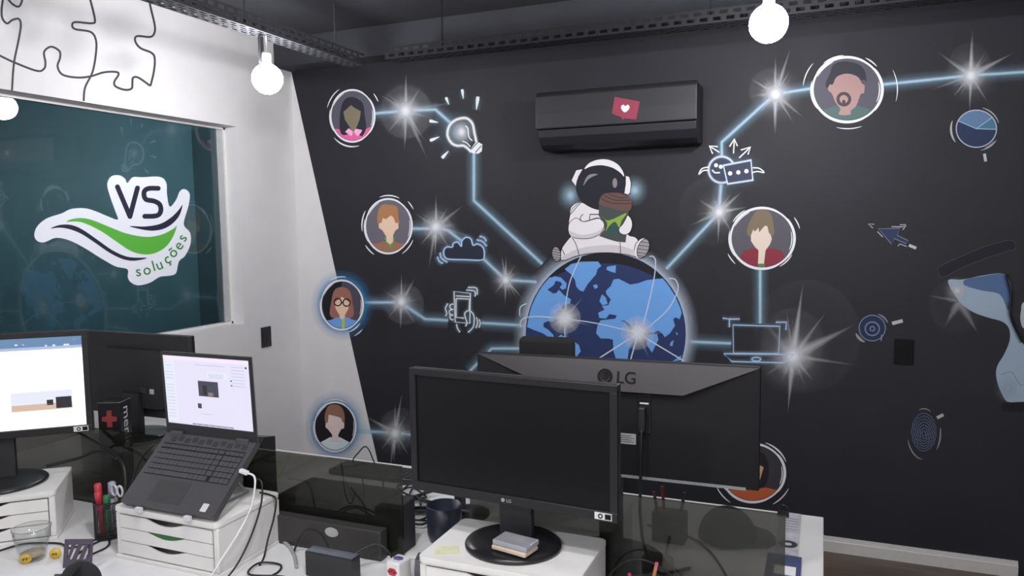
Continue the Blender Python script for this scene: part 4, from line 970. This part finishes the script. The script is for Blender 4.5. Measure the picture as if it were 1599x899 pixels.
cable('black cable bridging from the adapter to the partition edge', [(1.96, -2.352, .772), (1.985, -2.32, .79), (2.01, -2.30, .80), (2.035, -2.295, .795), (2.052, -2.29, .775), (2.056, -2.285, .7442)], .0032)
cable('grey cable curving on the desk behind the laptop riser', [tuple(D(444, 846, .7452)), tuple(D(452, 853, .7452)), tuple(D(460, 868, .7452)), tuple(D(463, 885, .7452))], .0045, mat('grey_cable', (.35, .35, .35), .5))
# black box with oval badge
bx_ = thing('badge_box', 'flat black box with a pale oval badge standing before the partition', 'box', (1.838, -2.252, ZD))
obj('case', B(-.172, .172, -.018, .016, 0, .080, bev=.004), mat('black_box_shell', (.035, .033, .033), .5, scale=100), bx_)
obj('oval_badge', lathe(bmesh.new(), [(0, 0), (.019, 0), (.019, .001), (.017, .0016), (0, .0016)], 32, TR(.022, -.018, 0.058, rx=PI / 2) @ Matrix.Diagonal((1.1, .68, 1, 1))), mat('silver_badge', (.50, .50, .48), .3, metal=.4), bx_)
ad = thing('power_adapter', 'black power adapter block with a bluish top edge on the desk', 'adapter', (1.944, -2.382, ZD), math.radians(-1))
obj('block', B(-.07, .07, -.020, .016, 0, .063, bev=.003), black_pl, ad); obj('top_strip', B(-.068, .068, -.017, .013, .063, .0645), mat('slate_plastic', (.09, .10, .13), .35), ad)
ps = thing('power_socket_block', 'white power strip block with red and purple sockets', 'power strip', (2.108, -2.345, ZD), math.radians(-8))
obj('block', B(-.020, .020, -.024, .024, 0, .058, bev=.005), white_pl, ps)
red_m = mat('red_plastic', (.45, .03, .05), .45); pur_m = mat('purple_plastic', (.16, .11, .33), .45)
so_ = obj('red_socket', prism(bmesh.new(), [(.015 * math.cos(a), .034 + .010 * math.sin(a)) for a in [2 * PI * k / 6 for k in range(6)]], -.0252, -.0238, 'y'), red_m, ps)
for k in (-1, 0, 1): obj('pin_hole', lathe(bmesh.new(), [(0, 0), (.0019, 0), (.0019, .0006), (0, .0006)], 10, TR(k * .0065, -.0252, .034 + (.003 if k == 0 else 0), rx=PI / 2)), ink_m, so_)
so_ = obj('purple_socket', prism(bmesh.new(), [(.015 * math.cos(a), .011 * math.sin(a)) for a in [2 * PI * k / 6 for k in range(6)]], .0578, .0592, 'z'), pur_m, ps)
for k in (-1, 0, 1): obj('pin_hole', lathe(bmesh.new(), [(0, 0), (.0019, 0), (.0019, .0006), (0, .0006)], 10, TR(k * .0065, .003 if k == 0 else 0, .0592)), ink_m, so_)
tag(obj('desk_phone_base', prism(bmesh.new(), [(-.03, 0), (.05, 0), (.05, .03), (.02, .055), (-.02, .055), (-.03, .03)], -.04, .04, 'x', ), mat('slate_grey', (.07, .07, .08), .5)), 'dark grey wedge on the desk beside the white power strip', 'device').matrix_world = TR(2.178, -2.30, ZD, rz=.3)

# cards on the monitor base
cc = TR(2.440, -2.408, .8985, rz=math.radians(-12))
for i, (m_, h0, h1, lab) in enumerate(((mat('cream_card', (.55, .46, .36), .6), 0, .009, 'cream card box lying under a silver one on the monitor base'), (mat('silver_wrap', (.36, .36, .40), .3, metal=.3), .0095, .021, 'silver wrapped card pack lying on the monitor base'))):
    o = obj('card_pack', B(-.044, .044, -.026, .026, h0, h1, bev=.002), m_); o.matrix_world = cc @ TR(0, .004 * i, 0, rz=.03 * i); tag(o, lab, 'card pack', 'card packs on the monitor base')
note_m = mat('pale_yellow_paper', (.62, .62, .42), .8)
o = obj('sticky_note', B(-.027, .027, -.022, .022, 0, .0012), note_m); o.matrix_world = TR(2.285, -2.428, .88, rz=.5); tag(o, 'pale yellow sticky note on the riser left of the monitor base', 'note')
# pencils right of the riser
def pencil(label, a, b, body_c, tip_c):
    a, b = Vector(a), Vector(b); t = thing('pencil', label, 'pencil', a, group='pencils near the right partition')
    d = b - a; obj('shaft', tube(bmesh.new(), [(0, 0, 0), d * .93], .0038, 6), body_c, t); obj('eraser', tube(bmesh.new(), [d * .93, d], .0039, 8), tip_c, t)
pink = mat('pink_rubber', (.60, .12, .22), .6); hot = mat('hot_pink', (.70, .03, .16), .5); orange = mat('orange_paint', (.55, .24, .09), .5)
holder = thing('pencil_cup', 'black cup holding an orange pencil and a pink one', 'pen cup', (2.70, -2.30, ZD))
obj('cup', lathe(bmesh.new(), [(0, 0), (.036, 0), (.038, .07), (.035, .07), (.033, .004), (0, .004)], 28), black_pl, holder, True)
pencil('orange pencil with a pink eraser before the right partition', (2.702, -2.292, .7445), (2.728, -2.302, .869), orange, pink)
pencil('hot pink pen tip before the right partition', (2.690, -2.312, .7445), (2.667, -2.302, .836), hot, hot)
cable('thin black cable arching before the right partition', [(2.60, -2.262, .7432), (2.61, -2.262, .80), (2.65, -2.256, .84), (2.70, -2.25, .845), (2.76, -2.245, .81), (2.80, -2.25, .75)], .0022)

# far desk: mug, cable pile, cap, pens, papers
mug = thing('mug', 'dark navy mug on the far desk behind the blank monitor', 'mug', (2.098, -2.085, ZD)); navy = mat('navy_glaze', (.022, .028, .045), .35)
obj('body', lathe(bmesh.new(), [(0, 0), (.040, 0), (.047, .02), (.049, .098), (.0455, .1), (.043, .02), (0, .008)], 32), navy, mug, True)
obj('handle', tube(bmesh.new(), smooth([(.045, .01, .085), (.072, .016, .08), (.076, .017, .05), (.060, .014, .025), (.044, .01, .025)], 6), .005, 8), navy, mug, True)
rnd = random.Random(5)
for k, lab in enumerate(('tangled black cable loop nearest the navy mug on the far desk', 'tangled black cable loop in the middle of the gap between partitions', 'tangled black cable loop farthest back in the gap between partitions')):
    pts = []; cx, cy = 1.955 - k * .05, -1.99 + k * .085
    for j in range(13):
        a_ = j * 1.9 + k + rnd.random(); q_ = .035 + .045 * rnd.random()
        pts.append((cx + 1.1 * q_ * math.cos(a_), cy + q_ * math.sin(a_), ZD + .004 + .0012 * j + .006 * rnd.random()))
    cable(lab, pts, .0034, n=5)
kbd = thing('keyboard', 'black keyboard at the far edge of the far desk', 'keyboard', (1.66, -1.68, ZD))
obj('body', B(-.20, .20, -.055, .055, 0, .018, bev=.004), black_pl, kbd)
bm = bmesh.new()
for r_ in range(5):
    for k in range(20): box(bm, -.19 + k * .019, -.19 + k * .019 + .016, -.047 + r_ * .019, -.047 + r_ * .019 + .016, .018, .021)
ko = obj('keys', bm, black_mt, kbd); ko['kind'] = 'stuff'
cable('thin black wire arching above the middle partition', [(1.845, -2.10, .7432), (1.848, -2.10, .88), on(1, -2.10, 551, 722), on(1, -2.10, 561, 705), on(1, -2.10, 570, 697), on(1, -2.10, 577, 704), on(1, -2.10, 586, 726), (1.915, -2.10, .88), (1.92, -2.10, .7432)], .0020)
bag = thing('equipment_case', 'black soft case lying on the far desk behind the middle partition', 'case', (1.735, -2.06, ZD))
obj('body', B(-.165, .165, -.09, .09, 0, .085, bev=.02, seg=3), mat('black_nylon', (.032, .032, .034), .85, bump=.3, scale=150), bag); obj('zip', B(-.15, .15, -.0915, -.0895, .048, .052), grey_pl, bag)
rt = thing('network_box', 'upright black network box at the right end of the middle partition', 'device', (2.015, -2.175, ZD))
obj('case', B(-.028, .028, -.03, .03, 0, .135, bev=.004), black_mt, rt); obj('vent', B(-.02, .02, -.0312, -.03, .09, .12), black_pl, rt)
sp_ = thing('desk_speaker', 'small black speaker peeking up right of the laptop', 'speaker', (1.502, -2.125, ZD), .2)
obj('case', prism(bmesh.new(), [(-.04, 0), (.04, 0), (.04, .235), (-.02, .248), (-.04, .235)], -.032, .032, 'x'), black_pl, sp_); obj('front_grille', B(-.026, .026, .0405, .043, .02, .21), black_mt, sp_)
pcb = thing('cross_box', 'tall black carton with a red cross and white script lettering', 'box', (.905, -2.118, ZD), math.radians(24))
# carton turned so that two faces show
obj('carton', B(-.036, .036, -.036, .036, 0, .305, bev=.001, seg=1), black_pl, pcb)
bm = bmesh.new(); prism(bm, [(-.008, .225), (.008, .225), (.008, .243), (.024, .245), (.024, .259), (.008, .261), (.008, .281), (-.007, .279), (-.008, .261), (-.023, .259), (-.024, .245), (-.008, .243)], -.0372, -.0361, 'y'); obj('red_cross', bm, mat('red_print', (.42, .06, .06), .6), pcb)
textmesh('script_lettering', 'menie', .058, TR(.0366, .004, .218, rz=PI / 2) @ TR(0, 0, 0, ry=PI / 2), label_w, pcb)
bm = bmesh.new(); box(bm, -.036, .036, -.0365, -.0355, .3045, .3058); box(bm, .0355, .0365, -.036, .036, .3045, .3058); obj('worn_edge', bm, mat('worn_card', (.3, .3, .3), .8), pcb)
kc = thing('base_glitter', 'shiny rods standing in for glitter on the rear monitor base', 'keys', (.775, -1.985, .88 + .0192))  # small bright rods stand in for glitter on the monitor base
bm = bmesh.new()
for j in range(6): tube(bm, [(.03 * math.cos(j), .012 * math.sin(j * 2), .002 + .002 * j), (.03 * math.cos(j + 2.4), .012 * math.sin(j + 1), .004 + .002 * j)], .0018, 6)
obj('glitter_rods', bm, mat('shiny_steel', (.7, .7, .7), .15, metal=1.0), kc)
# right end of the far desk
def sheet(name, label, x0, x1, y0, y1, z0, z1, m, rz=0.0, group=None):
    cx, cy = (x0 + x1) / 2, (y0 + y1) / 2
    o = obj(name, B(x0 - cx, x1 - cx, y0 - cy, y1 - cy, 0, z1 - z0), m); o.matrix_world = TR(cx, cy, z0, rz=rz); return tag(o, label, 'paper', group)
prn = sheet('printed_sheet', 'grey printed sheet lying by the right end of the far desk', 2.945, 3.003, -1.86, -1.562, ZD, ZD + .003, mat('printed_grey', (.45, .45, .50), .7, var=.25, scale=25), 0, 'papers on the far desk')
obj('oval_print', lathe(bmesh.new(), [(.010, 0), (.024, 0), (.024, .0005), (.010, .0005)], 28, TR(.002, -.085, .0031)), grey_pl, prn)
bm = bmesh.new()
for k in range(5): obj('text_line', B(-.024, .024, .02 + k * .02, .024 + k * .02, .003, .0034), mat('pale_grey_ink', (.25, .25, .28), .7), prn)
blue_s = sheet('blue_booklet', 'navy and white booklet at the right end of the partition', 2.93, 3.012, -2.05, -1.875, ZD, ZD + .006, mat('navy_print', (.03, .05, .14), .5), 0, 'papers on the far desk')
obj('white_print', B(-.02, .03, -.03, .02, .006, .0066), paper, blue_s)
bc_ = thing('binder_clip', 'small black binder clip on the printed sheet', 'binder clip', (2.955, -1.60, ZD + .0035))
obj('clip_body', prism(bmesh.new(), [(-.004, 0), (.004, 0), (.001, .016), (-.001, .016)], -.016, .016, 'x'), black_gl, bc_); obj('clip_wire', tube(bmesh.new(), smooth([(-.012, 0, .012), (-.013, 0, .026), (0, 0, .034), (.013, 0, .026), (.012, 0, .012)], 5), .0018, 6), black_gl, bc_)
cap = thing('baseball_cap', 'dark cap lying on the far desk behind the right partition', 'cap', (2.82, -1.80, ZD + .0005), .3); cap_m = mat('dark_green_cloth', (.022, .028, .022), .85, bump=.3)
prf = [(.078 * math.cos(a), .085 * math.sin(a)) for a in [PI / 2 * k / 8 for k in range(9)]]
obj('crown', lathe(bmesh.new(), [(.074, 0)] + prf[0:8] + [(0, .085)], 32), cap_m, cap, True)
bm = bmesh.new(); prism(bm, [(.076 * math.cos(a), .076 * math.sin(a)) for a in [math.radians(-70 + 14 * k) for k in range(11)]] + [(.09, .072), (.118, .045), (.128, 0), (.118, -.045), (.09, -.072)], .001, .005, 'z'); obj('visor', bm, cap_m, cap)
obj('button', lathe(bmesh.new(), [(0, .09), (.006, .088), (.007, .085), (0, .083)], 12), cap_m, cap)
ph = thing('pen_holder', 'dark pen holder with pens behind the right partition', 'pen cup', (2.675, -1.865, ZD))
obj('cup', prism(bmesh.new(), rrect(-.045, .045, -.032, .032, .01), 0, .075, 'z'), black_mt, ph)
for k, (dx, dy, h) in enumerate(((-.032, -.01, .13), (-.018, .012, .14), (.03, 0, .135))): obj('pen', tube(bmesh.new(), [(dx, dy, .0755), (dx * 1.3, dy, h)], .0045, 8), [mat('maroon_pen', (.10, .02, .03), .4), mat('red_pen', (.2, .02, .03), .4), black_pl][k], ph)
cable('grey black cable curving over the far desk behind the right partition', [(2.60, -1.80, .744), (2.72, -1.84, .744), (2.79, -1.92, .744), (2.85, -2.06, .744), (2.88, -2.18, .744)], .0032)
# left side of the near desk
tum = thing('tumbler', 'clear glass tumbler on the near desk before the left riser', 'glass', (1.135, -2.577, ZD))
obj('glass', lathe(bmesh.new(), [(0, .0), (.028, .0), (.031, .004), (.038, .04), (.046, .086), (.0445, .086), (.036, .04), (.029, .012), (0, .012)], 40), glass('clear_glass', (.93, .94, .94), 1.0), tum, True)
obj('rim', lathe(bmesh.new(), [(.0447, .0855), (.0462, .0855), (.0462, .0868), (.0447, .0868)], 40), glass('rim_glass', (.55, .57, .56), 2.0), tum, True)
obj('amber_glint', lathe(bmesh.new(), [(0, .013), (.0285, .013), (.0305, .018), (0, .0165)], 32), mat('amber', (.55, .44, .30), .2), tum, True)  # amber glints in the glass bottom, made as a thin coloured disc
yel = mat('yellow_enamel', (.62, .42, .05), .4)
for i, (px, py, lab) in enumerate(((41, 874, 'round yellow charm left of the glass tumbler'), (87, 866, 'round yellow charm right of the glass tumbler'))):
    q = D(px, py + 6); t = thing('yellow_charm', lab, 'charm', (q.x, q.y, ZD), .7, group='yellow charms by the tumbler')
    obj('disc', lathe(bmesh.new(), [(0, -.004), (.013, -.004), (.014, 0), (.013, .004), (0, .004)], 24, TR(0, 0, .0142, rx=PI / 2)), yel, t, True)
    bm = bmesh.new()
    for k in range(3): box(bm, -.006 + k * .004, -.004 + k * .004, -.0052, -.0042, .011 + .003 * (k % 2), .017)
    obj('dark_marks', bm, ink_m, t)
nb = thing('notebook', 'white notebook lying at the front left of the near desk', 'notebook', (1.235, -2.70, ZD), math.radians(40))
obj('cover', B(-.13, .13, -.08, .08, 0, .012, bev=.002), paper, nb); obj('page_block', B(-.128, .131, -.081, .078, .003, .009), white_pl, nb)
ho = thing('phone_stand', 'purple-grey slotted phone stand on the near desk', 'phone stand', (1.318, -2.592, ZD), math.radians(22)); purp = mat('purple_grey_plastic', (.075, .062, .095), .5)
Th_ = TR(0, 0, .004, rx=math.radians(-12))
bm = bmesh.new()
# back plate with three slanted slots: built from bars
box(bm, -.036, .036, -.002, .002, 0, .028); box(bm, -.036, .036, -.002, .002, .064, .078, bev=.001, seg=1); box(bm, -.036, -.026, -.002, .002, .028, .064); box(bm, .026, .036, -.002, .002, .028, .064)
for k in range(4):
    a = -.026 + k * .0173 - .006
    pts = [(max(-.026, a), .028), (min(.026, a + .010), .028), (min(.026, a + .024), .064), (max(-.026, a + .014), .064)]
    prism(bm, pts, -.002, .002, 'y')
obj('back_plate', bm, purp, ho, T=Th_)
obj('foot', B(-.036, .036, -.045, .012, 0, .004, bev=.001), purp, ho); obj('lip', B(-.03, .03, -.045, -.041, .004, .016), purp, ho)
ha = thing('headset', 'black padded headset lying at the bottom left of the desk', 'headset', (1.446, -2.668, ZD - .002), .45)
hs = mat('black_foam', (.014, .014, .016), .9, bump=.4, scale=200)
obj('ear_pad', lathe(bmesh.new(), [(0, 0), (.03, 0), (.043, .008), (.046, .02), (.042, .034), (.03, .042), (.022, .038), (0, .036)], 32, TR(0, 0, .046, rx=PI / 2)), hs, ha, True)
obj('headband', tube(bmesh.new(), smooth([(.0, -.02, .085), (.0, -.06, .09), (-.01, -.12, .07), (-.02, -.17, .035), (-.02, -.20, .012)], 8), .010, 10), hs, ha, True)
pc = thing('mesh_pen_cup', 'black mesh pen cup between the two white risers', 'pen cup', (1.198, -2.398, ZD))
n_, m_ = 36, 16
bm = bmesh.new(); rings = [[bm.verts.new((.036 * math.cos(2 * PI * k / n_), .036 * math.sin(2 * PI * k / n_), .004 + .098 * j / m_)) for k in range(n_)] for j in range(m_ + 1)]
for a, b in zip(rings, rings[1:]):
    for k in range(n_): bm.faces.new((a[k], a[(k + 1) % n_], b[(k + 1) % n_], b[k]))
o = obj('mesh_wall', bm, black_pl, pc); md = o.modifiers.new('wire', 'WIREFRAME'); md.thickness = .0019; md.use_replace = True
bm = lathe(bmesh.new(), [(0, 0), (.037, 0), (.037, .005), (0, .005)], 36); obj('floor_plate', bm, black_pl, pc)
bm = lathe(bmesh.new(), [(.0345, .101), (.0378, .101), (.0378, .105), (.0345, .105)], 36); obj('rim', bm, black_pl, pc)
def stick(name, label, a, b, r, m, group='things in the mesh pen cup', cat='pen'):
    a, b = Vector(a), Vector(b); t = thing(name, label, cat, a, 0, group); d = b - a
    obj('barrel', tube(bmesh.new(), [(0, 0, 0), d * .70], r, 10), m, t, True); obj('pen_cap', tube(bmesh.new(), [d * .70, d * .98, d], r * 1.15, 10, taper=[1, 1, .6]), m, t, True)
cx, cy, cz_ = pc.location
stick('marker_pen', 'red marker pen in the mesh pen cup', (cx - .012, cy - .008, cz_ + .0055), (cx - .018, cy - .014, cz_ + .155), .0085, red_m)
stick('marker_pen', 'second red marker leaning in the mesh pen cup', (cx - .004, cy - .014, cz_ + .0055), (cx - .012, cy - .020, cz_ + .135), .008, red_m)
stick('marker_pen', 'green marker pen in the mesh pen cup', (cx + .012, cy - .014, cz_ + .0055), (cx + .020, cy - .018, cz_ + .128), .008, mat('green_plastic', (.02, .14, .05), .4))
stick('marker_pen', 'lilac grey pen in the mesh pen cup', (cx + .004, cy + .008, cz_ + .0055), (cx + .006, cy + .012, cz_ + .155), .009, mat('lilac_plastic', (.30, .27, .36), .4))
ci = thing('scissors', 'scissors with clear handles in the mesh pen cup', 'scissors', (cx + .016, cy + .006, cz_ + .0055), 0, 'things in the mesh pen cup')
obj('blades', B(-.005, .005, -.001, .001, 0, .11, T=TR(0, 0, 0, ry=.1)), steel, ci)
for k in (-1, 1): obj('handle_ring', tube(bmesh.new(), [(.016 + k * .011 + .010 * math.cos(a), 0, .128 + .015 * math.sin(a)) for a in [2 * PI * j / 16 for j in range(17)]], .003, 8, cap=False), mat('clear_grey_plastic', (.5, .5, .53), .15), ci, True)
cable('thick black cable falling behind the left monitor riser', [(.88, -2.30, 1.02), (.93, -2.262, .975), (1.02, -2.25, .935), (1.10, -2.262, .90), (1.125, -2.275, .84), (1.12, -2.285, .78), (1.10, -2.30, .745)], .0055)
cable('black cable from the left riser top to the partition', [(.86, -2.33, .884), (.93, -2.275, .90), (1.0, -2.262, .925), (1.08, -2.262, .91)], .004)
cable('black cable rising behind the mesh pen cup', [(1.14, -2.33, .7432), (1.155, -2.30, .80), (1.16, -2.27, .88), (1.19, -2.262, .935), (1.235, -2.262, .97)], .003)
cable('thin black cable curving up behind the mesh pen cup', [(1.15, -2.28, .7432), (1.165, -2.255, .82), (1.19, -2.25, .89), (1.23, -2.25, .925), (1.30, -2.25, .94)], .0026)
cable('black cable lying across the desk between tumbler and pen cup', [tuple(D(-20, 866, .7432)), tuple(D(20, 853, .7432)), tuple(D(45, 848, .7432)), tuple(D(92, 848, .7432)), tuple(D(112, 855, .7432)), tuple(D(160, 838, .7432))], .0028)
cable('black cable looping in front of the mesh pen cup', [tuple(D(136, 868, .7432)), tuple(D(165, 855, .7432)), tuple(D(171, 846, .7432)), tuple(D(166, 841, .7432)), tuple(D(140, 852, .7432)), tuple(D(120, 866, .7432))], .0026)
sheet('loose_sheet', 'white sheet of paper on the desk before the laptop riser', 1.36, 1.60, -2.72, -2.53, ZD, ZD + .0008, paper, .1)

# ------------------------------------------------------------------ office chair beyond the far desk
ch = thing('office_chair', 'black office chair headrest peeking over the ultrawide monitor', 'chair', (1.985, -1.02, 0), math.radians(4))
fab = mat('black_fabric', (.012, .012, .014), .85, bump=.3, scale=250)
obj('headrest', B(-.122, .122, .095, .15, 1.0, 1.13, bev=.027, seg=4), fab, ch, True)
obj('headrest_post', B(-.02, .02, .145, .165, .93, 1.05, bev=.004), black_pl, ch)
obj('backrest', B(-.22, .22, .13, .18, .50, .95, bev=.02, seg=3), fab, ch, True)
obj('seat', B(-.24, .24, -.30, .16, .42, .495, bev=.025, seg=3), fab, ch, True)
obj('gas_lift', tube(bmesh.new(), [(0, -.05, .08), (0, -.05, .42)], .025, 16), black_pl, ch)
for k in range(5):
    a = 2 * PI * k / 5 + .3; obj('base_arm', tube(bmesh.new(), [(0, -.05, .10), (.28 * math.cos(a), -.05 + .28 * math.sin(a), .062)], .018, 8, taper=[1, .7]), black_pl, ch)
    obj('castor', lathe(bmesh.new(), [(0, -.012), (.027, -.012), (.029, 0), (.027, .012), (0, .012)], 18, TR(.28 * math.cos(a), -.05 + .28 * math.sin(a), .029, rx=PI / 2, rz=a)), black_pl, ch)
for s in (-1, 1):
    obj('armrest', B(s * .27 - .03, s * .27 + .03, -.18, .08, .66, .69, bev=.01), black_pl, ch)
    obj('armrest_post', B(s * .255 - .012, s * .255 + .012, -.06, -.02, .46, .66, bev=.003), black_pl, ch)
